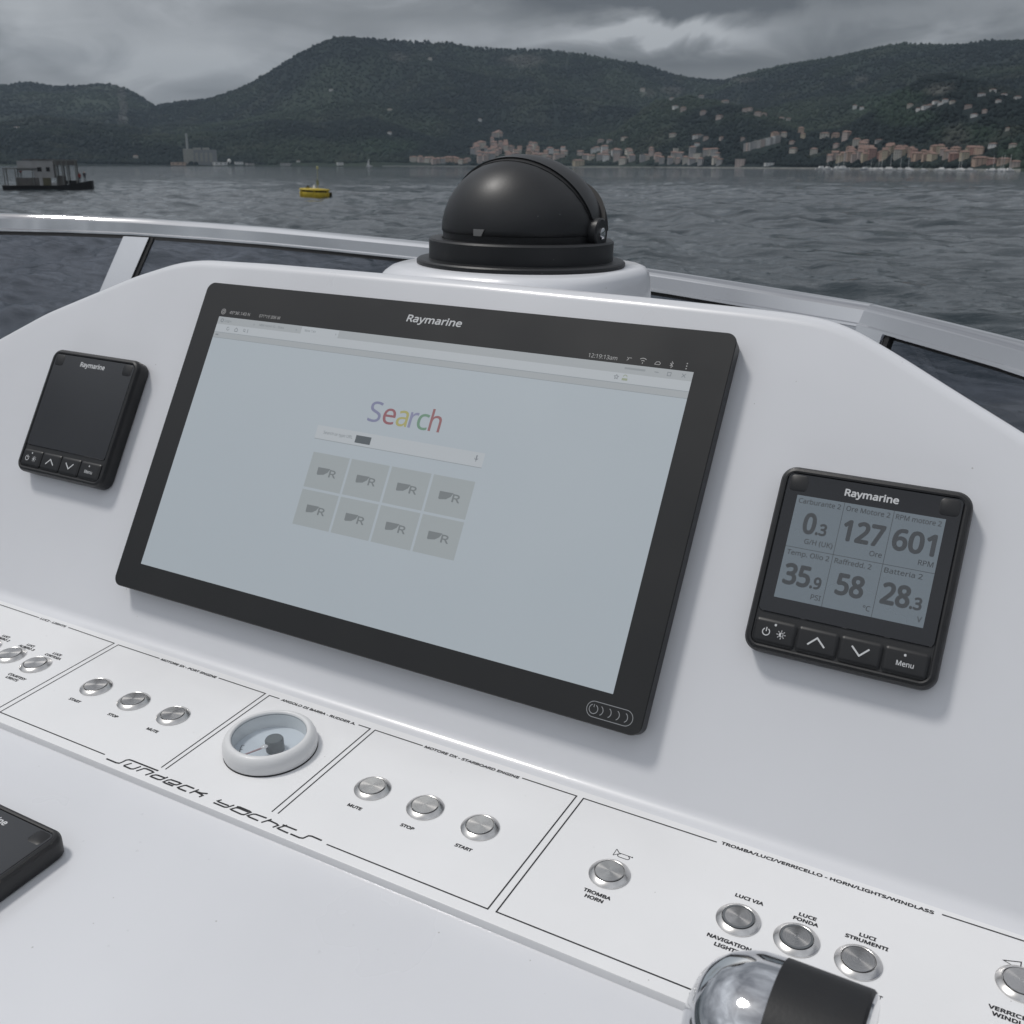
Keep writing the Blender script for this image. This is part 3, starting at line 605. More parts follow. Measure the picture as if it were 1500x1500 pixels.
# stainless push buttons
BTN = [(-301.3, -65.9, 0), (-270.9, -65.9, 0), (-240.5, -66.4, 0), (-172.1, -66.7, 0), (-131.9, -67.3, 0), (-91.9, -67.5, 0), (82.7, -67.6, 0), (122.7, -67.6, 0), (162.1, -67.6, 0), (246.6, -67.2, 0), (320.9, -66.6, 1), (351.6, -66.0, 1), (382.8, -66.0, 0), (455.5, -42.5, 0)]
bl = ['mast light button', 'mast light button', 'courtesy light button', 'port engine start button', 'port engine stop button', 'port engine mute button', 'starboard engine mute button', 'starboard engine stop button', 'starboard engine start button', 'horn button', 'navigation light button with dark ring', 'anchor light button with dark ring', 'instrument light button', 'windlass button']
gf = G(); gf.lathe([(.0118, .0), (.0118, .0007), (.0115, .0010), (.0092, .0024), (.0089, .0025), (.0087, .0024), (.0086, .0012)], 56, cap1=True); 
gc = G(); gc.lathe([(.0082, .0012), (.0082, .0025), (.0080, .0028), (.0005, .0029)], 56)
gr = G(); gr.lathe([(.0083, .0012), (.0083, .0028), (.0072, .0030), (.0071, .0027)], 48)
fm = gf.make('push_button', M_FLANGE, helm, PL, 30); cm = gc.make('button_cap', M_CAP, fm, T3(0, 0, 0), 30)
for i, (x, y, ringed) in enumerate(BTN):
    if i == 0: fo, co = fm, cm
    else:
        fo = fm.copy(); co = cm.copy(); COL.objects.link(fo); COL.objects.link(co); fo.parent = helm; co.parent = fo
    fo.matrix_local = PL @ T3(x * mm, y * mm, 0.0) @ Matrix.Rotation(R(37 * i), 4, 'Z'); co.matrix_local = Matrix()
    fo['label'] = 'round brushed steel ' + bl[i]
    if ringed: gr.make('light_ring', M_GREYP, fo, None, 30)

# rudder angle gauge
gauge = thing('rudder_gauge', 'round white rudder angle gauge with glass top on the button panel', 'gauge', PANEL @ T3(-3.9 * mm, -64.6 * mm, 0))
g = G(); g.lathe([(.0280, -.0002), (.0315, -.0002), (.0315, .0009), (.0305, .0012), (.0280, .0012)], 72, cap0=False, cap1=False); g.make('gasket', M_GASKET, gauge, None, 30)
g = G(); g.lathe([(.0312, .0010), (.0316, .0030), (.0313, .0075), (.0300, .0105), (.0280, .0122), (.0262, .0126), (.0252, .0122), (.0246, .0100), (.0246, .0002)], 72, cap0=False, cap1=False); g.make('bezel', M_WHITEP, gauge, None, 60)
g = G(); g.lathe([(.0248, -.0045), (.0246, .0004), (.0238, .0005), (.0005, .0005)], 64); g.make('dial', pmat('dial_grey', (0.72, 0.74, 0.78), 0.5, var=0.05), gauge, None, 30)
g = G(); g.lathe([(.0247, .0012), (.0247, .0110)], 64, cap0=False, cap1=False); g.make('inner_wall', pmat('gauge_wall', (0.30, 0.31, 0.33), 0.4), gauge, None, 60)
g = G(); g.lathe([(.0062, .0005), (.0062, .0085), (.0056, .0094), (.0005, .0096)], 40, (0.004, .000, 0)); g.make('hub', M_GREYP, gauge, None, 40)
g = G(); g.add([(-.0005 + .003, -.004, .006), (.0012 + .003, -.004, .006), (.0012 - .0065, -.0205, .0052), (.0002 - .0065, -.0205, .0052), (-.0005 + .003, -.004, .0066), (.0012 + .003, -.004, .0066), (.0012 - .0065, -.0205, .0058), (.0002 - .0065, -.0205, .0058)], [(0, 1, 2, 3), (4, 5, 6, 7), (0, 1, 5, 4), (1, 2, 6, 5), (2, 3, 7, 6), (3, 0, 4, 7)]); g.make('needle', pmat('needle_pink', (0.45, 0.30, 0.30), 0.5), gauge, None, False)
g = G(); g.ribbon(arc(0, 0, .0205, 200, 340, 30), .0004, .0006)
for a in range(200, 341, 14): g.ribbon([(.0188 * math.cos(R(a)), .0188 * math.sin(R(a))), (.0205 * math.cos(R(a)), .0205 * math.sin(R(a)))], .0004, .0006)
g.make('scale', M_INK, gauge, None, False)
g = G(); g.lathe([(.0249, .0108), (.0249, .0114), (.0005, .0116)], 64); g.make('glass', M_CLEAR, gauge, None, 40)
g = G(); g.lathe([(.0018, .0112), (.0024, .0117), (.0016, .0124), (.0003, .0126)], 20, (.007, -.0125, 0)); g.make('droplet', pmat('droplet_water', (0.5, 0.52, 0.54), 0.08, spec=0.8), gauge, None, 60)

# ------------------------------------------------------------------ large display
disp = thing('helm_display', 'large flat black touch display showing a search page, mounted on the console face', 'display', FACE)
W_, H_ = 0.4632, 0.2656
g = G(); g.rr(W_ - 0.0008, H_ - 0.0008, .0072, [(0.004, -SURF - 0.0015), (0.0005, -SURF + 0.002), (0.0, -0.0045), (0.0, -0.0012)], 8); g.make('housing', M_BLACK, disp, None, 30)
g = G(); g.rr(W_, H_, .0075, [(0.0, -0.0012), (0.0, -0.0005), (0.0005, 0.0)], 8); glass = g.make('front_glass', M_BEZEL, disp, None, 30)
M_PAGE = screen_mat('page_light', (0.86, 0.97, 1.06), 0.285); M_TABS = screen_mat('page_tabs', (0.80, 0.86, 0.90), 0.27); M_BAR = screen_mat('page_toolbar', (0.93, 1.0, 1.06), 0.30); M_LINE = screen_mat('page_line', (0.6, 0.66, 0.70), 0.26)
M_TILE = screen_mat('page_tile', (0.76, 0.84, 0.87), 0.265); M_TILEL = screen_mat('page_tile_logo', (0.42, 0.47, 0.49), 0.24); M_GREYT = screen_mat('page_grey_text', (0.40, 0.45, 0.50), 0.25); M_DARKT = screen_mat('page_dark', (0.17, 0.21, 0.24), 0.24)
g = G(); g.quad(-.2082, .2082, -.1112, .1035, .00008); scr = g.make('screen', M_PAGE, disp, None, False)
def sq(name, mat, quads, z):
    g = G()
    for q in quads: g.quad(*[c * mm for c in q], z)
    return g.make(name, mat, scr, None, False)
sq('tab_strip', M_TABS, [(-208.2, 208.2, 97.0, 103.5)], .00011); sq('toolbar', M_BAR, [(-208.2, 208.2, 90.2, 97.0)], .00011); sq('bookmark_bar', M_TABS, [(-208.2, 208.2, 85.4, 89.6)], .00010)
sq('active_tab', M_BAR, [(-119, -82, 97.0, 103.2)], .00014); sq('rule', M_LINE, [(-208.2, 208.2, 89.7, 90.1), (-208.2, 208.2, 84.9, 85.3)], .00015)
def letters(name, mat, items, parent=scr, bold=0.0, z=.00016, shear=0.0, sx=1.0):
    g = G()
    for it in items: txt(g, it[0], it[1] * mm, it[2] * mm, it[3] * mm, it[4] * mm if len(it) > 4 and it[4] else None, bold, z, it[5] if len(it) > 5 else 'C', shear, sx)
    return g.make(name, mat, parent, None, False)
for it in [('Login', -197, 100.3, 2.0), ('NEW Axiom XL - Glass', -150, 100.2, 1.8, 26), ('New Tab', -110, 100.2, 2.0)]: letters('tab_title', M_GREYT, [it])
for x_ in (-168.5, -124, -84.5): letters('tab_cross', M_GREYT, [('x', x_, 100.0, 1.8)])
def icon(name, mat, parent, strokes, w=.0005, z=.00015):
    g = G()
    for st in strokes: g.ribbon(st, w, z)
    return g.make(name, mat, parent, None, False)
icon('page_icon', M_GREYT, scr, [arc(-.2035, .1003, .0014, 0, 360, 20)], .0006); icon('reload_icon', M_GREYT, scr, [arc(-.1945, .0937, .0013, 60, 360, 16)])
icon('home_icon', M_GREYT, scr, [[(-.1872, .0936), (-.1855, .0952), (-.1838, .0936), (-.1842, .0922), (-.1868, .0922), (-.1872, .0936)]]); icon('search_icon', M_GREYT, scr, [arc(-.1768, .0940, .0010, 0, 360, 14) + [(-.1761, .0932), (-.1753, .0924)]], .0004); icon('cursor', M_GREYT, scr, [[(-.1730, .0918), (-.1730, .0953)]])
icon('bookmark_icon', M_GREYT, scr, [[(-.2060, .0877), (-.2030, .0877)]], .0010); icon('minimise_icon', M_GREYT, scr, [[(.1815, .1005), (.1845, .1005)]], .0004)
icon('restore_icon', M_GREYT, scr, [[(.1908, .0990), (.1932, .0990), (.1932, .1014), (.1908, .1014), (.1908, .0990), (.1912, .0990)]], .0004); icon('close_icon', M_GREYT, scr, [[(.2008, .0990), (.2034, .1016)], [(.2008, .1016), (.2034, .0990)]], .0004)
sp = [(.1557 + (.0017 if k % 2 == 0 else .0008) * math.sin(k * math.pi / 5), .0939 + (.0017 if k % 2 == 0 else .0008) * math.cos(k * math.pi / 5)) for k in range(11)]; icon('star_icon', M_GREYT, scr, [sp], .0004)
g = G(); g.quad(.1600, .1640, .0920, .0936, .00015); g.ribbon(arc(.1620, .0946, .0013, 0, 180, 10), .0005, .00015); g.make('green_icon', screen_mat('page_green', (0.66, 0.76, 0.52), 0.26), scr, None, False)
sq('title_smudge', M_LINE, [(160, 175, 100.0, 101.4)], .00015)
SC = [('S', (0.40, 0.42, 0.66)), ('e', (0.53, 0.19, 0.22)), ('a', (0.76, 0.71, 0.25)), ('r', (0.45, 0.47, 0.72)), ('c', (0.28, 0.52, 0.36)), ('h', (0.55, 0.22, 0.23))]
adv = [0, 13.2, 25.6, 36.6, 43.8, 54.4]; wid = [11.0, 10.8, 9.6, 7.2, 9.4, 9.6]
for (ch, c), a, w in zip(SC, adv, wid): letters('search_letter', screen_mat('search_' + ch, c, 0.30), [(ch, -32.6 + a, 43.8, 15.6, w, 'L')], scr, 0.004, .00016)
letters('search_prompt', M_GREYT, [('Search or type URL', -68.5, 21.6, 2.3, 27.5, 'L')]); sq('redaction', M_DARKT, [(-38.0, -24.0, 17.9, 23.8)], .00016); sq('search_rule', M_LINE, [(-75.5, 73.6, 15.6, 16.0)], .00014)
sq('search_field', M_BAR, [(-75.5, 73.6, 16.1, 26.5)], .00011)
g = G(); g.ribbon([(.0676, .0213), (.0676, .0243)], .0009, .00015); g.ribbon(arc(.0676, .0222, .0013, 180, 360, 10), .0004, .00015); g.ribbon([(.0676, .0196), (.0676, .0209)], .0004, .00015); g.make('microphone_icon', M_GREYT, scr, None, False)
for r_ in range(2):
    for c_ in range(4):
        x0, y1 = (-72.3 + 36.55 * c_) * mm, (5.3 - 29.6 * r_) * mm; g = G(); g.quad(x0, x0 + .0345, y1 - .0277, y1, .00012); g.make('tile', M_TILE, scr, None, False)
        lx, ly = x0 + .0085, y1 - .0110; g = G(); g.add([(lx, ly, .00018), (lx + .0115, ly + .0001, .00018), (lx + .0098, ly - .0030, .00018), (lx + .0065, ly - .0052, .00018), (lx + .0010, ly - .0060, .00018), (lx + .0002, ly - .0052, .00018)], [(0, 5, 4, 3, 2, 1)])
        txt(g, 'R', lx + .0146, ly - .0034, .0055, .0062, 0.02, .00018); g.make('tile_logo', M_TILEL, scr, None, False)
M_SB = screen_mat('status_grey', (0.42, 0.42, 0.42), 0.55, 0.3)
letters('brand_lettering', M_PRINTW, [('Raymarine', 0.8, 119.6, 5.2, 48.5)], glass, 0.026, .0001, 0.12)
for it in [("43°36'.143 N", -187.2, 107.9, 2.6, 22), ("071°19'.006 W", -154.8, 107.9, 2.6, 22), ('12:19:13am', 142.2, 106.9, 2.9, 21.5)]: letters('status_text', M_SB, [it], glass, 0.004, .0001)
icon('position_icon', M_SB, glass, [arc(-.2050, .1080, .0022, 0, 360, 24), arc(-.2050, .1080, .0010, 0, 360, 16)], .0005, .0001)
icon('network_icon', M_SB, glass, [[(.1600, .1086), (.1612, .1074), (.1600, .1062)], [(.1612, .1082), (.1634, .1082)]], .0004, .0001); icon('wifi_icon', M_SB, glass, [arc(.1716, .1056, .0034, 50, 130, 10), arc(.1716, .1056, .0018, 50, 130, 10), [(.1716, .1050), (.1716, .1062)]], .0005, .0001)
icon('cloud_icon', M_SB, glass, [[(.1802, .1058), (.1838, .1058), (.1842, .1068), (.1832, .1078), (.1812, .1076), (.1802, .1058)]], .0004, .0001); icon('bluetooth_icon', M_SB, glass, [[(.1910, .1058), (.1930, .1078), (.1920, .1090), (.1920, .1046), (.1930, .1058), (.1910, .1078)]], .0004, .0001)
for k in (-1, 0, 1): icon('menu_dot', M_SB, glass, [[(.2021, .1070 + k * .0018), (.2029, .1070 + k * .0018)]], .0008, .0001)
g = G(); p_ = arc(.1984, -.1233, .0049, 90, 270, 14) + arc(.2198, -.1233, .0049, -90, 90, 14); g.ribbon(p_ + [p_[0], p_[1]], .00045, .0001); g.ribbon(arc(.1981, -.1233, .0029, 115, 425, 24), .0005, .0001); g.ribbon([(.1981, -.1221), (.1981, -.1202)], .0005, .0001)
for k in range(4): g.ribbon(arc(.2015 + k * .00555, -.1233, .0031, -62, 62, 12), .0005, .0001)
g.make('power_slider', M_PRINTG, glass, None, False)

# ------------------------------------------------------------------ small instruments
def instrument(label, M, lit, group=None):
    t = thing('instrument_display', label, 'instrument', M)
    g = G(); g.rr(.1102, .1158, .0095, [(0.0025, -SURF - 0.0012), (0.0002, -SURF + 0.002), (0.0, -0.0040), (0.0004, -0.0022), (0.0016, -0.0007), (0.0032, -0.0001), (0.0042, -0.0004), (0.0046, -0.0013), (0.0052, -0.0014)], 8); g.make('housing', M_BLACK, t, None, 30)
    g = G(); g.rr(.1004, .0868, .0030, [(0.0, -0.0020), (0.0, -0.0008), (0.0003, -0.0005)], 4, (0, .0098)); gl = g.make('front_glass', M_IGLASS, t, None, 30)
    for sx in (-1, 1):
        g = G(); g.rr(.0115, .0105, .0030, [(0.0, -0.0015), (0.0, -0.0006), (0.0006, -0.0003)], 5, (sx * .0432, .0472)); g.make('corner_clip', M_KEY, t, None, 30)
    xs_ = [-.0500, -.0246, .0, .0246, .0500]
    for k in range(4):
        g = G(); w = xs_[k + 1] - xs_[k] - .0008; g.rr(w, .0150, .0022, [(0.0, -0.0020), (0.0, -0.0006), (0.0012, 0.0002), (0.0022, 0.0003)], 4, ((xs_[k] + xs_[k + 1]) / 2, -.0417 - .0035)); key = g.make('key', M_KEY, t, None, 30)
        cx, cy = (xs_[k] + xs_[k + 1]) / 2, -.0452; z = .00036; g = G()
        if k == 0:
            g.ribbon(arc(cx - .0048, cy - .0005, .0021, 120, 420, 20), .0006, z); g.ribbon([(cx - .0048, cy - .0003), (cx - .0048, cy + .0023)], .0006, z); g.add([(cx + .0042 + .0011 * math.cos(q), cy - .0005 + .0011 * math.sin(q), z + .0001) for q in [math.pi * .5 + math.pi * i / 8 for i in range(9)]], [tuple(range(9))]); g.ribbon(arc(cx + .0042, cy - .0005, .0012, 0, 360, 16), .0003, z)
            for a in range(0, 360, 45): g.ribbon([(cx + .0042 + .0017 * math.cos(R(a)), cy - .0005 + .0017 * math.sin(R(a))), (cx + .0042 + .0027 * math.cos(R(a)), cy - .0005 + .0027 * math.sin(R(a)))], .0004, z)
            g.ribbon(arc(cx, cy + .0045, .0004, 0, 360, 10), .0007, z)
        elif k == 1: g.ribbon([(cx - .0049, cy - .0024), (cx, cy + .0024), (cx + .0049, cy - .0024)], .0010, z)
        elif k == 2: g.ribbon([(cx - .0049, cy + .0026), (cx, cy - .0022), (cx + .0049, cy + .0026)], .0010, z)
        else:
            txt(g, 'Menu', cx, cy - .0010, .0028, .0094, 0.012, z + .0001); g.ribbon(arc(cx - .0008, cy + .0040, .0004, 0, 360, 10), .0007, z)
        g.make('key_symbol', M_PRINTW, key, None, False)
    letters('brand_lettering', M_PRINTW, [('Raymarine', 0, 46.3, 4.0, 30.6)], gl, 0.03, -.0004)
    if lit:
        ML = screen_mat('lcd_grey', (0.60, 0.74, 0.86), 0.095, 0.25); MT = screen_mat('lcd_text', (0.22, 0.26, 0.30), 0.03, 0.3)
        g = G(); g.quad(-.0425, .0425, -.0240, .0400, -.00042); lcd = g.make('screen', ML, t, None, False)
        g = G(); z = -.00046; g.ribbon([(-.0425, .0078), (.0425, .0078)], .0003, z); g.ribbon([(-.0142, .0400), (-.0142, -.0240)], .0003, z); g.ribbon([(.0142, .0400), (.0142, -.0240)], .0003, z); g.make('grid_lines', MT, lcd, None, False)
        z = -.00036
        for cap_, big, small, unit, cx, top in (('Carburante 2', '0', '.3', 'G/H (UK)', -28.3, 40), ('Ore Motore 2', '127', '', 'Ore', 0, 40), ('RPM motore 2', '601', '', 'RPM', 28.3, 40), ('Temp. Olio 2', '35', '.9', 'PSI', -28.3, 7.8), ('Raffredd. 2', '58', '', '°C', 0, 7.8), ('Batteria 2', '28', '.3', 'V', 28.3, 7.8)):
            g = G(); txt(g, cap_, (cx - 12.6) * mm, (top - 3.2) * mm, .0029, (25.0 if len(cap_) > 11 else 21.0) * mm, 0.008, z, 'L')
            bw = {1: 6.6, 2: 14.8, 3: 22.6}[len(big)]; bx = cx if len(big) == 3 else (cx - 1.0 if not small else cx - 3.6 - (0 if len(big) == 2 else -.4))
            txt(g, big, bx * mm, (top - 16.4) * mm, .0118, bw * mm, 0.030, z)
            if small: txt(g, small, (bx + bw / 2 + 1.2) * mm, (top - 18.9) * mm, .0066, .0058, 0.03, z, 'L')
            txt(g, unit, (cx + 12.6) * mm, (top - 27.4) * mm, .0030, None, 0.008, z, 'R'); g.make('readout', MT, lcd, None, False)
    return t
instrument('black square engine gauge with lit grey readout beside the large display', FACE @ T3(.3340, -.0057, 0), True)
instrument('black square instrument with dark blank screen on the raised console face', FACE @ T3(-.3357, -.0020, 0), False)
instrument('black square instrument lying on the flat ledge below the button panel', PANEL @ T3(-.0457 - .0551, -.1937 - .0579, -.0055 + SURF - 0.0003), False)

# ------------------------------------------------------------------ compass under its black hood
comp = thing('compass', 'black domed compass with hinged hood on the console pod', 'compass', BOAT @ Matrix.Translation((DOME.x, DOME.y, ZP)))
FR, RRAD, DR = 152 * K, 134 * K, 115.5 * K; SQ = 0.885
g = G(); g.lathe([(FR * .985, -.001), (FR, .0006), (FR, .0030), (FR * .985, .0042), (RRAD, .0048)], 96); g.make('base_flange', M_HOOD, comp, None, 30)
ZR = 36 * K
g = G(); g.lathe([(RRAD, .0040), (RRAD, ZR - .0015), (RRAD - .0012, ZR), (DR * 1.0, ZR), (DR * .98, ZR - .003)], 96); g.make('ring', M_HOOD, comp, None, 30)
g = G(); g.lathe([(DR * .985, ZR - .003), (DR * .985, ZR + .0055), (DR * .97, ZR + .0062)], 96); g.make('collar', M_BLACK, comp, None, 30)
ZD = ZR + .0062
g = G(); g.lathe([(DR * .955, ZD - .003)] + [(DR * math.cos(R(a)), ZD + DR * SQ * math.sin(R(a))) for a in (0, 3, 8, 15, 24, 33, 42, 51, 60, 68, 76, 83, 88.5)], 96); g.make('dome', M_HOOD, comp, None, 60)
def shell(r0, r1, f0, f1, amax=84, nf=14, na_=40):        # slice of a sphere shell turned about the hinge axis X; f from the top, + is aft
    def P(r, f, a): return (r * math.sin(R(a)), -r * math.cos(R(a)) * math.sin(R(f)), ZD + SQ * r * math.cos(R(a)) * math.cos(R(f)))
    rs = []
    for i in range(nf + 1):
        f = f0 + (f1 - f0) * i / nf
        rs.append([P(r1, f, -amax + 2 * amax * k / na_) for k in range(na_ + 1)] + [P(r0, f, amax - 2 * amax * k / na_) for k in range(na_ + 1)])
    return rs
g = G(); g.rings(shell(DR * .99, DR * 1.028, -84, 16)); g.make('hood', M_HOOD, comp, None, 40)
g = G(); g.rings(shell(DR * .995, DR * 1.006, 16, 20.5)); g.make('seam', M_GASKET, comp, None, 40)
g = G(); g.rings(shell(DR * 1.015, DR * 1.085, -84, -45, 87)); g.make('rear_hood', pmat('rear_hood_black', (0.010, 0.010, 0.011), 0.62, var=0.2, scale=30, spec=0.3), comp, None, 40)
for sx in (-1, 1):
    g = G(); rs = [[(sx * x, .012 * math.cos(t) * q + .002, ZD + .001 + .0125 * math.sin(t) * q) for t in [2 * math.pi * i / 24 for i in range(24)]] for x, q in ((DR * .93, 1), (DR * 1.075, 1), (DR * 1.09, .9))]; g.rings(rs); hg = g.make('hinge', M_HOOD, comp, None, 30)
    g = G(); rs = [[(sx * x, .0048 * q * math.cos(t) + .002, ZD + .001 + .0048 * q * math.sin(t)) for t in [2 * math.pi * i / 20 for i in range(20)]] for x, q in ((DR * 1.085, 1), (DR * 1.105, 1), (DR * 1.115, .7))]; g.rings(rs); g.make('screw', M_STEEL, hg, None, 30)
g = G(); a0 = R(-92); 
for q in range(1): pass
pc = Vector((DR * math.cos(a0), DR * math.sin(a0), ZD)); tt = Vector((-math.sin(a0), math.cos(a0), 0)); nn = Vector((math.cos(a0), math.sin(a0), 0))
g.rings([[pc + nn * o + tt * -.0042 + Vector((0, 0, -.001)), pc + nn * o + tt * .0030 + Vector((0, 0, -.001)), pc + nn * o + tt * .0058 + Vector((0, 0, .0042)), pc + nn * o + tt * -.0042 + Vector((0, 0, .0042))] for o in (-.002, .0008)]); g.make('latch', pmat('latch_grey', (.22, .22, .22), .45), comp, None, False)

# ------------------------------------------------------------------ throttle lever
THC = Vector((0.37699997, -0.31653224, -0.05069238)) + Vector((0.174, -0.275, -0.9455)) * 0.0020 - Vector((0.873, 0.487, 0.0186)) * 0.0010; dk = PINV @ THC
thr = thing('throttle_lever', 'throttle lever with chrome head and black rubber grip on the helm ledge', 'throttle', PANEL @ T3(dk.x, dk.y, -.0055)); HZ = dk.z + .0055; TR = .0268
def xrings(prof_, seg=56): return [[(x, r * math.cos(t), HZ + r * math.sin(t)) for t in [2 * math.pi * i / seg for i in range(seg)]] for x, r in prof_]
g = G(); g.rings(xrings([(-.0268, .002), (-.0262, .0085), (-.0243, .0145), (-.0210, .0193), (-.0160, .0232), (-.0100, .0256), (-.0060, .0266), (.0012, .0268)])); head = g.make('head', M_CHROME, thr, None, 60)
g = G(); g.rings(xrings([(.0008, .0262), (.0013, .0271), (.0290, .0271), (.0301, .0264)])); g.make('grip', M_RUBBER, thr, None, 30)
g = G(); g.rings(xrings([(.0299, .0263), (.0308, .0258), (.0314, .0235), (.0316, .004)])); g.make('end_cap', M_STEEL, thr, None, 30)
g = G(); rs = []
for z, a, b, xo in ((HZ - .008, .0105, .0125, -.012), (HZ - .022, .0098, .0120, -.016), (HZ - .05, .0090, .0115, -.018), (.030, .0105, .0150, -.018), (.016, .0120, .0180, -.018)):
    rs.append([(xo + a * math.cos(t), b * math.sin(t), z) for t in [2 * math.pi * i / 32 for i in range(32)]])
g.rings(rs); g.make('arm', M_CHROME, thr, None, 60)
g = G(); g.rings([[(-.018 + a * 1.0 * math.cos(t), b * math.sin(t), z) for t in [2 * math.pi * i / 40 for i in range(40)]] for z, a, b in ((-.001, .034, .052), (.004, .034, .052), (.010, .030, .046), (.018, .020, .030), (.021, .012, .018))]); g.make('base', M_BLACK, thr, None, 30)
g = G(); g.lathe([(.0022, 0), (.0022, .0012), (.0012, .0016)], 20); g.make('neutral_light', pmat('red_lens', (.35, .02, .03), .2), head, Matrix.Translation((-.002, -.0225, HZ - .0145)) @ Matrix.Rotation(R(118), 4, 'X'), 30)

# unseen chair, added to give the throttle chrome something dark to reflect
seat = thing('added_dark_chair', 'unseen dark chair added behind the console for the chrome to reflect', 'chair', BOAT @ Matrix.Translation((0.12, -1.42, -1.0)))
M_UPH = pmat('added_upholstery', (0.020, 0.022, 0.028), 0.55, var=0.2, scale=12, bump=0.2, bscale=60)
g = G(); g.rr(1.10, 0.52, 0.09, [(0.03, 0.42), (0.0, 0.46), (0.0, 0.55), (0.02, 0.59), (0.06, 0.605)], 6, (0, 0.06)); g.make('cushion', M_UPH, seat, None, 50)
g = G(); g.rr(1.10, 0.16, 0.07, [(0.02, 0.55), (0.0, 0.60), (0.0, 1.08), (0.02, 1.13), (0.05, 1.15)], 6, (0, -0.26)); g.make('backrest', M_UPH, seat, None, 50)
g = G(); g.rr(0.95, 0.40, 0.05, [(0.0, -0.001), (0.0, 0.42)], 4, (0, 0.02)); g.make('base', M_GEL, seat, None, 30)

# dried spray on the flat surfaces
g = G()
for q in range(110):
    x, y = random.uniform(-.33, .47), random.uniform(-.33, -.012); z0 = 0.0 if y > -.128 else -.0055; rr_ = random.uniform(.0003, .0011) * random.uniform(.5, 1)
    if -.14 < y < -.125: continue
    g.lathe([(rr_, z0 - .00005), (rr_ * .85, z0 + rr_ * .22), (rr_ * .35, z0 + rr_ * .36)], 8, (x, y, 0))
dm = g.make('water_droplets', tinted_glass('droplet_clear', (.97, .97, .97)), None, None, 60, kind='stuff'); dm.matrix_world = PANEL; dm['label'] = 'tiny drops of dried spray on the white helm ledge'; dm['category'] = 'droplets'

# ------------------------------------------------------------------ far shore: houses, boats, works
def hmat(name, col): return pmat(name, col, 0.85, var=0.18, scale=0.35, spec=0.2)
WALLS = {'pink': (0.50, 0.42, 0.39), 'salmon': (0.52, 0.39, 0.31), 'ochre': (0.52, 0.45, 0.34), 'cream': (0.58, 0.55, 0.49), 'grey': (0.40, 0.395, 0.39), 'white': (0.72, 0.72, 0.71), 'red': (0.42, 0.26, 0.22)}
WM = {k: hmat('wall_' + k, c) for k, c in WALLS.items()}; M_TILE_R = hmat('roof_tile', (0.23, 0.155, 0.13)); M_ROOFG = hmat('roof_grey', (0.20, 0.19, 0.185)); M_WIN = hmat('dark_window', (0.045, 0.045, 0.05)); M_SHUT = hmat('shutter', (0.07, 0.11, 0.08))
hm_cache = {}
def house_mesh(colr, kind, storeys):
    key = (colr, kind, storeys)
    if key in hm_cache: return hm_cache[key]
    v, f, mi = [], [], []
    def quad(ps, m): o = len(v); v.extend(ps); f.append(tuple(range(o, o + len(ps)))); mi.append(m)
    a = .5; wt = 0.82 if kind == 'gable' else (0.84 if kind == 'hip' else 1.0)
    c4 = [(-a, -a), (a, -a), (a, a), (-a, a)]
    for i in range(4):
        p, q = c4[i], c4[(i + 1) % 4]; quad([(p[0], p[1], -.25), (q[0], q[1], -.25), (q[0], q[1], wt), (p[0], p[1], wt)], 0)
        n = ((p[0] + q[0]), (p[1] + q[1])); cols = 3 if i % 2 == 0 else 2
        for s_ in range(storeys):
            for c_ in range(cols):
                t0 = (c_ + .38) / cols; t1 = (c_ + .62) / cols; z0 = wt * (s_ + .30) / storeys; z1 = wt * (s_ + .70) / storeys; e = .012
                P = lambda t, z: (p[0] + (q[0] - p[0]) * t + n[0] * e, p[1] + (q[1] - p[1]) * t + n[1] * e, z)
                quad([P(t0, z0), P(t1, z0), P(t1, z1), P(t0, z1)], 2)
    o = .56
    if kind == 'gable':
        quad([(-o, -o, wt - .03), (o, -o, wt - .03), (o, 0, 1.0), (-o, 0, 1.0)], 1); quad([(-o, o, wt - .03), (-o, 0, 1.0), (o, 0, 1.0), (o, o, wt - .03)], 1)
        quad([(-a, -a, wt), (-a, 0, .99), (-a, a, wt)], 0); quad([(a, -a, wt), (a, a, wt), (a, 0, .99)], 0)
    elif kind == 'hip':
        quad([(-o, -o, wt - .02), (o, -o, wt - .02), (.22, 0, 1.0), (-.22, 0, 1.0)], 1); quad([(o, o, wt - .02), (-o, o, wt - .02), (-.22, 0, 1.0), (.22, 0, 1.0)], 1); quad([(-o, o, wt - .02), (-o, -o, wt - .02), (-.22, 0, 1.0)], 1); quad([(o, -o, wt - .02), (o, o, wt - .02), (.22, 0, 1.0)], 1)
    else:
        quad([(-a, -a, 1.0), (a, -a, 1.0), (a, a, 1.0), (-a, a, 1.0)], 1)
    me = bpy.data.meshes.new('house'); me.from_pydata(v, [], f); me.materials.append(WM[colr]); me.materials.append(M_ROOFG if kind == 'flat' else M_TILE_R); me.materials.append(M_WIN if colr != 'pink' else M_SHUT); me.polygons.foreach_set('material_index', mi); me.update()
    hm_cache[key] = me; return me
n_house = 0; HOUSES = []
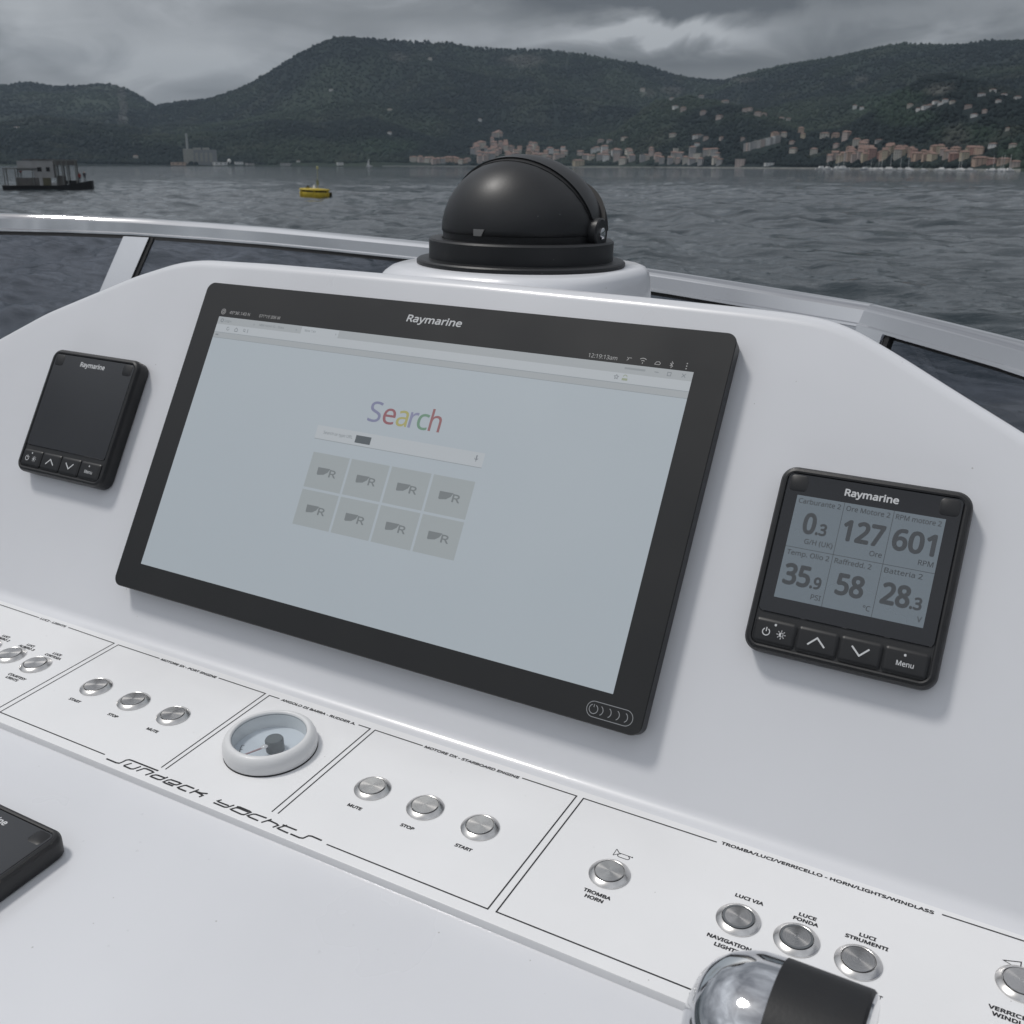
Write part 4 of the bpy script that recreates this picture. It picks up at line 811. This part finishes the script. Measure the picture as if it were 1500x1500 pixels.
def house(px, py, wpx, hpx, colr, kind, where, group, storeys=None):
    global n_house
    a, r = hit_land(px, py); z = ground_h(a, r); s_ = r / F_PX / math.cos(a - az_of(750)) 
    HOUSES.append((a, r, wpx * s_)); storeys = storeys or (2 if hpx < 9 else 4); ob = bpy.data.objects.new('house', house_mesh(colr, kind, storeys)); COL.objects.link(ob)
    ob.location = wpt(a, r + 3, z - .3); wpx *= 0.80; hpx *= 0.86; ob.scale = (wpx * s_, wpx * s_ * random.uniform(.7, 1.1), hpx * s_ * 1.02); ob.rotation_euler = (0, 0, -a + random.uniform(-.5, .5))
    tag(ob, '%s %s house with %s roof %s' % (('tall ' if hpx > 11 else 'low ' if hpx < 8 else '') + ('broad' if wpx > 10 else 'narrow' if wpx < 7.5 else 'square'), colr, 'flat' if kind == 'flat' else 'tiled', where), 'house', group); n_house += 1
    return ob
def cluster(n, box, wr_, hr_, pal, kinds, where, group, rows=None):
    x0, x1, y0, y1 = box
    for i in range(n):
        x = x0 + (x1 - x0) * ((i + random.uniform(.1, .9)) / n) if rows is None else random.uniform(x0, x1)
        y = y1 - (y1 - y0) * random.random() ** 1.3
        house(x, y, random.uniform(*wr_), random.uniform(*hr_), random.choice(pal), random.choice(kinds), where, group)
pk = ['pink', 'pink', 'salmon', 'cream', 'grey']; GB = ['gable', 'hip', 'hip']
cluster(16, (600, 690, 236, 241), (6, 11), (6, 11), pk + ['cream'], GB, 'on the flat shore beside the old town headland', 'shore houses left of the headland')
cluster(22, (694, 728, 208, 240), (6, 10), (9, 15), ['pink', 'cream', 'grey', 'pink'], GB, 'crowded on the old town headland', 'old town houses on the headland', 1)
cluster(14, (720, 742, 199, 226), (6, 9), (8, 13), ['pink', 'cream', 'pink'], GB, 'at the top of the old town headland', 'old town houses on top of the headland', 1)
cluster(26, (738, 800, 216, 236), (6, 10), (8, 13), ['pink', 'salmon', 'pink', 'cream'], GB, 'on the old town slope behind the headland', 'old town houses on the slope', 1)
cluster(22, (800, 900, 222, 236), (7, 11), (7, 12), ['cream', 'grey', 'pink', 'white'], GB, 'above the middle of the bay', 'houses above the middle of the bay', 1)
cluster(24, (900, 1010, 225, 241), (7, 12), (8, 13), ['cream', 'grey', 'pink', 'grey'], GB + ['flat'], 'in the low town between the two headlands', 'houses of the low town', 1)
cluster(12, (1005, 1060, 222, 243), (8, 12), (8, 12), ['grey', 'cream', 'grey'], GB + ['flat'], 'in the grey quarter by the shore', 'houses of the grey quarter', 1)
for i in range(13): house(1092 + i * 4.0, 222 - i * 1.05, 7, 11, random.choice(['grey', 'white', 'grey', 'pink']), 'flat', 'stepping up in the terraced apartment row', 'terraced apartment row')
for x, y, w, h, c in ((1135, 202, 11, 9, 'salmon'), (1148, 201, 9, 8, 'cream'), (1173, 195, 9, 9, 'salmon'), (1176, 203, 7, 8, 'ochre'), (1160, 212, 7, 6, 'pink'), (1162, 224, 10, 8, 'cream'), (1192, 226, 11, 9, 'cream'), (1208, 202, 14, 8, 'cream'), (1224, 202, 12, 7, 'salmon'), (1238, 206, 9, 14, 'pink'), (1242, 200, 10, 8, 'red'), (1225, 217, 8, 7, 'pink'), (1254, 214, 11, 11, 'cream'), (1268, 214, 11, 9, 'pink'), (1287, 209, 10, 5, 'grey')):
    house(x, y, w, h, c, 'hip', 'on the wooded slope above the orange town row', 'houses above the orange row')
cluster(16, (1200, 1275, 226, 238), (9, 13), (11, 15), ['pink', 'ochre', 'grey', 'salmon', 'pink'], GB, 'at the near end of the colourful waterfront row', 'colourful waterfront houses, ochre end', 1)
cluster(22, (1258, 1330, 222, 236), (8, 12), (11, 17), ['red', 'salmon', 'ochre', 'pink', 'cream'], GB, 'in the tall middle of the colourful waterfront row', 'colourful waterfront houses, tall middle', 1)
cluster(26, (1328, 1440, 226, 236), (8, 12), (10, 13), ['salmon', 'salmon', 'pink', 'ochre', 'red'], GB, 'in the long salmon waterfront row', 'long salmon waterfront row', 1)
for x, y, w, h, c in ((1435, 243, 20, 12, 'salmon'), (1452, 241, 12, 9, 'red'), (1470, 241, 18, 9, 'salmon'), (1487, 245, 14, 9, 'pink'), (1455, 216, 11, 6, 'white'), (1484, 217, 10, 6, 'cream')): house(x, y, w, h, c, 'hip', 'by the marina beside the green hillside', 'houses by the marina')
for x, y in ((941, 134), (984, 147), (989, 160), (1001, 163), (1027, 145), (1030, 168), (1054, 175), (1062, 152), (1063, 153), (1091, 164), (1098, 163), (1110, 170), (1119, 170), (986, 200), (1018, 204), (1024, 202), (1034, 206), (1021, 215), (1057, 206), (1088, 206), (1144, 178), (1155, 178), (893, 209), (880, 210), (915, 205), (887, 217)):
    house(x, y, random.uniform(6, 11), random.uniform(4.5, 6.5), random.choice(['white', 'cream', 'grey', 'pink']), 'hip', 'scattered high on the middle hillside', 'villas on the middle hillside')
for x, y in ((1252, 160), (1262, 161), (1333, 158), (1345, 164), (1356, 160), (1362, 157), (1370, 153), (1377, 155), (1384, 152), (1395, 152), (1418, 159), (1437, 142), (1454, 136), (1462, 151), (1470, 143), (1490, 147), (1427, 172), (1442, 167), (1476, 192)):
    house(x, y, random.uniform(6, 11), random.uniform(4.5, 6.5), random.choice(['white', 'cream', 'pink', 'white']), 'hip', 'on the green terraced hillside', 'villas on the green hillside')
for x, y in ((571, 162), (703, 178), (571, 197), (630, 88), (25, 189), (199, 232), (485, 134), (437, 238)): house(x, y, random.uniform(5, 7), random.uniform(3, 4.5), random.choice(['white', 'cream']), 'hip', 'standing alone among the dark woods', 'lone houses in the woods')
house(847, 243, 17, 10, 'ochre', 'hip', 'alone on the water edge', 'lone ochre house')
house(1127, 243, 16, 4, 'white', 'flat', 'at the foot of the wooded point', 'low white hall')
house(1084, 244, 15, 11, 'pink', 'flat', 'at the foot of the terraced apartments', 'square pink block')
# power works on the left shore
a, r = hit_land(295, 241); k = r / F_PX; wk = thing('power_works', 'pale square works building with a slim chimney on the far shore', 'building', Matrix.Translation(wpt(a, r, ground_h(a, r) - 1)) @ Matrix.Rotation(-a, 4, 'Z'))
M_CONC = hmat('works_concrete', (0.34, 0.335, 0.30)); M_CONC2 = hmat('works_panel', (0.25, 0.26, 0.26))
g = G(); g.box(-22 * k, -9 * k, -8 * k, 8 * k, -2, 20 * k); g.make('tower_block', M_CONC, wk, None, False)
g = G(); g.box(-8.9 * k, 21 * k, -7 * k, 9 * k, -2, 19 * k); g.make('main_hall', M_CONC2, wk, None, False)
g = G(); g.box(-9 * k, 1 * k, -5 * k, 6 * k, 19 * k, 21.5 * k); g.box(3 * k, 12 * k, -5 * k, 6 * k, 19 * k, 21.5 * k); g.make('roof_plant', M_CONC, wk, None, False)
g = G(); g.lathe([(1.9 * k, 0), (1.3 * k, 39 * k), (1.0 * k, 39.4 * k)], 16, (-16 * k, 2 * k, 0)); g.make('chimney', M_CONC2, wk, None, 40)
for x_ in (-5, 1, 7, 13): g = G(); g.box((x_ - 1.6) * k, (x_ + 1.6) * k, -7.1 * k, -6.9 * k, 4 * k, 15 * k); g.make('window', M_CONC, wk, None, False)
for x, y, w, h, c in ((262, 242, 22, 4, 'salmon'), (321, 242, 22, 4, 'white'), (350, 241, 13, 3.5, 'white'), (366, 242, 12, 3, 'grey'), (420, 242, 16, 3, 'grey'), (498, 242, 10, 4, 'white')): house(x, y, w, h, c, 'flat', 'low beside the works on the flat shore', 'sheds beside the works', 1)
a, r = hit_land(336, 240); g = G(); k = r / F_PX; g.lathe([(2.6 * k, 0), (2.6 * k, 3.2 * k), (2.2 * k, 4.9 * k), (1.2 * k, 5.9 * k), (.1 * k, 6.2 * k)], 24); o = g.make('storage_tank', WM['white'], None, None, 50); o.location = wpt(a, r, ground_h(a, r) - .5); tag(o, 'round white storage tank beside the works on the far shore', 'tank')
# tree crowns over the slopes (a far-off wood that reads as one mass)
ico = bmesh.new(); bmesh.ops.create_icosphere(ico, subdivisions=1, radius=1.0)
iv = np.array([v.co[:] for v in ico.verts]); fi = np.array([[v.index for v in f.verts] for f in ico.faces]); ico.free()
NT = 68000
ta = RNG.uniform(az_of(-160), az_of(1660), NT * 3); tr0 = np.interp(ta, SHORE_A, SHORE_R)
tr = tr0 + 40 + (np.interp(ta, FAR_A, FAR_R) - tr0) * RNG.random(NT * 3) ** 1.25 * 0.995
th = terrain(ta, tr)
dens = fbm(tr * np.sin(ta) / 240, tr * np.cos(ta) / 240, 7, 3)
ok = (th > 3) & (dens > 0.08 + 0.16 * RNG.random(NT * 3))
for ha, hr, hw in HOUSES: ok &= ~((np.abs(ta - ha) < (hw * 0.5 + 1.5) / hr) & (tr > hr - 34) & (tr < hr + 8))
ta, tr, th = ta[ok][:NT], tr[ok][:NT], th[ok][:NT]; NT = len(ta)
s = RNG.uniform(2.4, 5.4, NT) * (0.8 + tr / 14000); jit = 1 + RNG.uniform(-0.28, 0.28, (NT, len(iv)))
tv = iv[None] * jit[..., None] * s[:, None, None]; tv[..., 2] *= RNG.uniform(0.75, 1.25, NT)[:, None]
base = np.stack([CAM_W.x + tr * np.sin(ta), CAM_W.y + tr * np.cos(ta), th + s * 0.35], -1)
tv = (tv + base[:, None]).reshape(-1, 3); tf = (fi[None] + (np.arange(NT) * len(iv))[:, None, None]).reshape(-1, 3)
tcol = land_colour(ta, tr, th) * RNG.uniform(0.88, 1.14, (NT, 1)); tcol = np.repeat(tcol, len(iv), 0)
wood = np_mesh('woodland', tv, tf, M_WOOD, True, tcol, 'stuff')
wood['label'] = 'dark green woodland covering the hillsides across the bay'; wood['category'] = 'woodland'

# sea wall
g = G(); rs = []
for px in range(560, 1501, 12):
    a = az_of(px); rs_ = np.arange(880, 2800, 4.0); hh = terrain(np.full_like(rs_, a), rs_); r = float(rs_[np.nonzero(hh > .5)[0][0]]) - 3; p0, p1 = wpt(a, r, 0), wpt(a, r + 7, 0)
    rs.append([(p0.x, p0.y, -1.0), (p0.x, p0.y, 1.9), (p1.x, p1.y, 2.1), (p1.x, p1.y, -1.0)])
g.rings(rs); o = g.make('sea_wall', pmat('pale_stone', (0.33, 0.33, 0.31), 0.9, var=0.3, scale=0.05), None, None, False); tag(o, 'long low pale stone sea wall along the far town shore', 'wall')
# moored boats along the far quay
def small_boat(label, group, px, py, length, mast, colr=(0.6, 0.6, 0.6), sail=False):
    d = ray_world(px, py); a = math.atan2(d.x, d.y); r0 = float(np.interp(a, SHORE_A, SHORE_R)) - 90; r = min(r0, CAM_W.z / max(-d.z, 1e-4)); t = thing('sailboat' if mast else 'motorboat', label, 'boat', Matrix.Translation(wpt(a, r, 0)) @ Matrix.Rotation(-a + random.uniform(-.9, .9), 4, 'Z'), group)
    k = r / F_PX; L_ = length * k; g = G(); rs = []
    for u, hb, zt in ((-.5, .11, .11), (-.2, .15, .105), (.15, .13, .12), (.4, .06, .14), (.5, .005, .16)): rs.append([(u * L_, -hb * L_, zt * L_), (u * L_, -hb * .7 * L_, -.03 * L_), (u * L_, hb * .7 * L_, -.03 * L_), (u * L_, hb * L_, zt * L_)])
    g.rings(rs); m = hmat('boat_hull', colr); g.make('hull', m, t, None, False)
    g = G(); g.rings([[(x * L_, y * L_, z * L_) for x, y in ((-.25 + q, -.08 + q / 3), (.2 - q, -.07 + q / 3), (.2 - q, .07 - q / 3), (-.25 + q, .08 - q / 3))] for z, q in ((.08, 0), (.2, .03), (.26, .06))]); g.make('cabin', WM['white'], t, None, False)
    if mast: g = G(); g.tube([(0, 0, .1 * L_), (0, 0, 1.25 * L_)], .012 * L_, 6); g.make('mast', WM['white'], t, None, False)
    if sail: g = G(); g.rings([[(x * L_, y, z * L_) for x, z in ((-.02, .2), (-.42, .22), (-.02, 1.2))] for y in (-.04, .04)]); g.make('sail', WM['white'], t, None, False)
small_boat('white sailboat with raised sail on the far shore water', None, 541, 244, 9, True, sail=True)
for i in range(32):
    px = random.uniform(1200, 1500); py = 245.5 + (px - 1222) * .018; ms = random.random() < .45
    small_boat('small %s moored along the far town quay' % ('pale sailboat' if ms else 'pale motorboat'), 'boats moored along the town quay, ' + ('masted' if ms else 'unmasted'), px, py, random.uniform(10, 19), ms, random.choice([(.6, .6, .6), (.4, .42, .45), (.72, .72, .72)]))

# ------------------------------------------------------------------ yellow mooring buoy
def on_water(px, py): d = ray_world(px, py); return CAM_W + d * (-CAM_W.z / d.z)
bp = on_water(461, 289); dist = (bp - CAM_W).length; k = dist / F_PX; az = math.atan2(bp.x - CAM_W.x, bp.y - CAM_W.y)
buoy = thing('mooring_buoy', 'yellow round mooring buoy with a slim mast floating in the bay', 'buoy', Matrix.Translation((bp.x, bp.y, 0)) @ Matrix.Rotation(-az, 4, 'Z') @ Matrix.Rotation(R(2.5), 4, 'Y'))
M_YEL = pmat('buoy_yellow', (0.58, 0.43, 0.035), 0.5, var=0.25, scale=1.5); M_YELD = pmat('buoy_dark', (0.05, 0.045, 0.02), 0.7); BR = 20.5 * k
g = G(); g.lathe([(BR * .9, -.4), (BR * .98, .2), (BR, 6.5 * k), (BR * .985, 7 * k)], 40); g.make('float', M_YEL, buoy, None, 40)
g = G(); g.lathe([(BR * .95, 6.8 * k), (BR * .95, 9.2 * k)], 40); g.make('fender_recess', M_YELD, buoy, None, 40)
g = G(); g.lathe([(BR * 1.0, 9.0 * k), (BR * 1.02, 9.6 * k), (BR * .98, 11.2 * k), (BR * .5, 11.9 * k), (.02, 12.1 * k)], 40); g.make('deck', M_YEL, buoy, None, 40)
for q in range(6):
    t = R(-92 + q * 60); g = G(); g.tube([(BR * 1.0 * math.cos(t), BR * 1.0 * math.sin(t), z) for z in (0, 10.5 * k)], .9 * k, 8); g.make('rib', M_YEL, buoy, None, 40)
g = G(); g.tube([(4 * k, 0, 11.8 * k), (4 * k, 0, 38 * k)], [.7 * k, .45 * k], 8); ms = g.make('mast', pmat('mast_pale', (0.36, 0.37, 0.28), 0.6), buoy, None, 40)
g = G(); g.lathe([(.3 * k, 0), (1.6 * k, .4 * k), (1.6 * k, 3 * k), (.5 * k, 4 * k)], 12, (4 * k, 0, 37 * k)); g.make('lantern', pmat('lantern_yellow', (0.45, 0.42, 0.2), 0.5), ms, None, 40)
g = G(); g.lathe([(2.4 * k, 0), (1.6 * k, 4 * k), (2.2 * k, 6 * k)], 8, (4 * k, 0, 16.5 * k)); g.make('topmark', pmat('topmark', (0.20, 0.22, 0.14), 0.6), ms, None, 40)
g = G(); g.lathe([(2.2 * k, 0), (1.9 * k, 2 * k), (1.0 * k, 4.8 * k)], 12, (-.5 * k, -3 * k, 11.6 * k)); g.make('beacon_cone', M_WHITEP, buoy, None, 40)
g = G(); g.lathe([(2.8 * k, 0), (2.8 * k, 1.6 * k), (1.4 * k, 2.4 * k), (1.4 * k, 3.4 * k)], 12, (-9 * k, -3 * k, 11.6 * k)); g.make('bollard', M_YELD, buoy, None, 40)
g = G(); g.lathe([(1.6 * k, 0), (2.2 * k, 3 * k), (1.6 * k, 6.5 * k)], 12, (BR * 1.06, -2 * k, 1.0 * k)); g.make('tyre_fender', M_YELD, buoy, None, 40)

# ------------------------------------------------------------------ work barge
wp = on_water(73, 277.5); dist = (wp - CAM_W).length; k = dist / F_PX / math.cos(az_of(70) - az_of(750)) * 1.0; az = math.atan2(wp.x - CAM_W.x, wp.y - CAM_W.y)
k = dist / F_PX * 0.745
barge = thing('work_barge', 'dark low work barge with pale cabin, awning frames and gantry posts', 'barge', Matrix.Translation((wp.x, wp.y, 0)) @ Matrix.Rotation(-az - R(8), 4, 'Z') @ Matrix.Diagonal((1, 1, 1.14, 1)))
M_BH = pmat('barge_hull', (0.018, 0.018, 0.020), 0.6, var=0.3, scale=.8); M_BW = pmat('barge_white', (0.36, 0.36, 0.36), 0.6, var=0.2, scale=.6); M_BG = pmat('barge_grey', (0.13, 0.125, 0.12), 0.7, var=0.3, scale=.6); M_BO = pmat('barge_post', (0.16, 0.165, 0.16), 0.6)
def bx(name, x0, x1, y0, y1, z0, z1, m, par=None): g = G(); g.box(x0 * k, x1 * k, y0 * k, y1 * k, z0 * k, z1 * k); return g.make(name, m, par or barge, None, False)
g = G(); g.rings([[(x * k, -w * k, zt * k), (x * k, -w * .9 * k, -4 * k), (x * k, w * .9 * k, -4 * k), (x * k, w * k, zt * k)] for x, w, zt in ((-72, 17, 6.5), (-66, 20, 6.0), (20, 20, 6.0), (45, 20, 9.0), (66, 18, 12.5), (71, 14, 13.0))]); g.make('hull', M_BH, barge, None, False)
bx('deck_house', -49, -14, -14, 10, 5, 17, M_BG); cb = bx('wheelhouse', -20, 12, -13, 12, 17, 42, M_BW); bx('roof', -36, 13, -14, 13, 42, 43.5, M_BG, cb)
bx('upper_deck', -45, -20, -13, 12, 27, 41, M_BW); bx('window', -14, -7, -13.4, -12.8, 26, 32, M_BH, cb); bx('window', 0, 6, -13.4, -12.8, 26, 32, M_BH, cb)
bx('door_panel', -13, -7, -13.8, -13.1, 6, 21, M_BW); bx('locker', -7, 5, -15, -6, 6, 17, pmat('locker_olive', (.11, .105, .07), .7)); bx('crate', 6, 14, -16, -9, 6.2, 10, M_BW)
g = G(); g.box(-68 * k, -14 * k, -15 * k, 11 * k, 29.5 * k, 31 * k); g.make('awning', M_BO, barge, None, False)
for x_ in (-67, -49, -22): 
    for y_ in (-14.5, 10.5): bx('awning_post', x_ - .8, x_ + .8, y_ - .8, y_ + .8, 5, 30, M_BO)
for x_ in (15.5, 25.5, 33.5, 47): 
    for y_ in (-13, 12): bx('gantry_post', x_ - 1.0, x_ + 1.0, y_ - 1.0, y_ + 1.0, 6, 41, M_BO)
bx('gantry_beam', 14, 49, -14, -12, 41, 43, M_BO); bx('gantry_beam', 14, 49, 11, 13, 41, 43, M_BO); bx('gantry_cover', 12, 46, -13.5, 12.5, 35, 40.9, M_BG)
bx('winch', 14, 28, -10, 6, 6, 20, M_BG); bx('deck_gear', 30, 48, -10, 8, 8, 13, M_BH)
def person(label, px_, z0, shirt, sit=False):
    t = thing('person', label, 'person', Matrix.Translation((barge.matrix_world @ Vector((px_ * k, -11.5 * k, z0 * k)))) @ Matrix.Rotation(-az, 4, 'Z'), None)
    sk = pmat('skin', (.32, .20, .15), .6); me = bpy.data.meshes.new('body')
    J = [(0, 0, .95), (0, .0, 1.2), (0, 0, 1.42), (0, 0, 1.52), (0, .01, 1.63), (0, .01, 1.74), (-.18, 0, 1.40), (-.23, .02, 1.13), (-.2, -.12, .92), (.18, 0, 1.40), (.23, .02, 1.13), (.2, -.12, .92), (-.1, 0, .90), (-.11, -.03, .48), (-.12, 0, .05), (-.12, -.14, .03), (.1, 0, .90), (.11, -.02, .48), (.12, 0, .05), (.12, -.14, .03)]
    E_ = [(0, 1), (1, 2), (2, 3), (3, 4), (4, 5), (2, 6), (6, 7), (7, 8), (2, 9), (9, 10), (10, 11), (0, 12), (12, 13), (13, 14), (14, 15), (0, 16), (16, 17), (17, 18), (18, 19)]
    RD = [.16, .15, .17, .06, .10, .08, .07, .055, .045, .07, .055, .045, .095, .07, .05, .045, .095, .07, .05, .045]
    me.from_pydata(J, E_, []); me.update(); ob = bpy.data.objects.new('body', me); link(ob, t); me.materials.append(shirt)
    md = ob.modifiers.new('skin', 'SKIN'); 
    for i, rv in enumerate(RD): me.skin_vertices[0].data[i].radius = (rv, rv * .8)
    me.skin_vertices[0].data[0].use_root = True; sd = ob.modifiers.new('sub', 'SUBSURF'); sd.levels = 1; sd.render_levels = 1
    dg = bpy.context.evaluated_depsgraph_get(); dg.update(); nm = bpy.data.meshes.new_from_object(ob.evaluated_get(dg)); ob.modifiers.clear(); ob.data = nm
    nm.materials.clear(); tr_ = pmat('dark_trousers', (.02, .022, .03), .8); hair = pmat('hair', (.02, .015, .012), .7)
    for m in (shirt, tr_, sk, hair): nm.materials.append(m)
    for p in nm.polygons:
        z = p.center.z; p.material_index = 3 if z > 1.69 else 2 if z > 1.5 else 0 if z > .93 and not (abs(p.center.x) > .15 and z < 1.0) else 2 if abs(p.center.x) > .155 and z > .85 else 1; p.use_smooth = True
    return t
M_RED = pmat('red_jacket', (.22, .035, .035), .7)
person('person in a dark red jacket standing under the barge awning', -41, 17, M_RED); person('person in a red jacket standing at the barge bow', 52, 9.5, M_RED); person('person in dark clothes standing at the very end of the barge bow', 60, 11.2, pmat('dark_jacket', (.03, .03, .04), .8))

# ------------------------------------------------------------------ haze over the bay
g = G(); g.box(-6600, 6600, -6600, 6600, -8, 760); hz = g.make('haze', None, None, None, False, kind='stuff') if False else None
me = bpy.data.meshes.new('haze'); g = G(); g.box(-6900, 6900, -6900, 6900, -9, 760); me.from_pydata(g.v, [], g.f)
mh = bpy.data.materials.new('haze_air'); mh.use_nodes = True; nd = mh.node_tree.nodes; nd.clear(); o_ = nd.new('ShaderNodeOutputMaterial'); pv = nd.new('ShaderNodeVolumePrincipled'); pv.inputs['Color'].default_value = (.66, .82, 1, 1); pv.inputs['Density'].default_value = 4.6e-5; pv.inputs['Anisotropy'].default_value = 0.1
mh.node_tree.links.new(pv.outputs[0], o_.inputs['Volume']); me.materials.append(mh)
hz = bpy.data.objects.new('haze', me); COL.objects.link(hz); hz['kind'] = 'stuff'; hz['label'] = 'thin bluish haze over the bay and the far hills'; hz['category'] = 'haze'
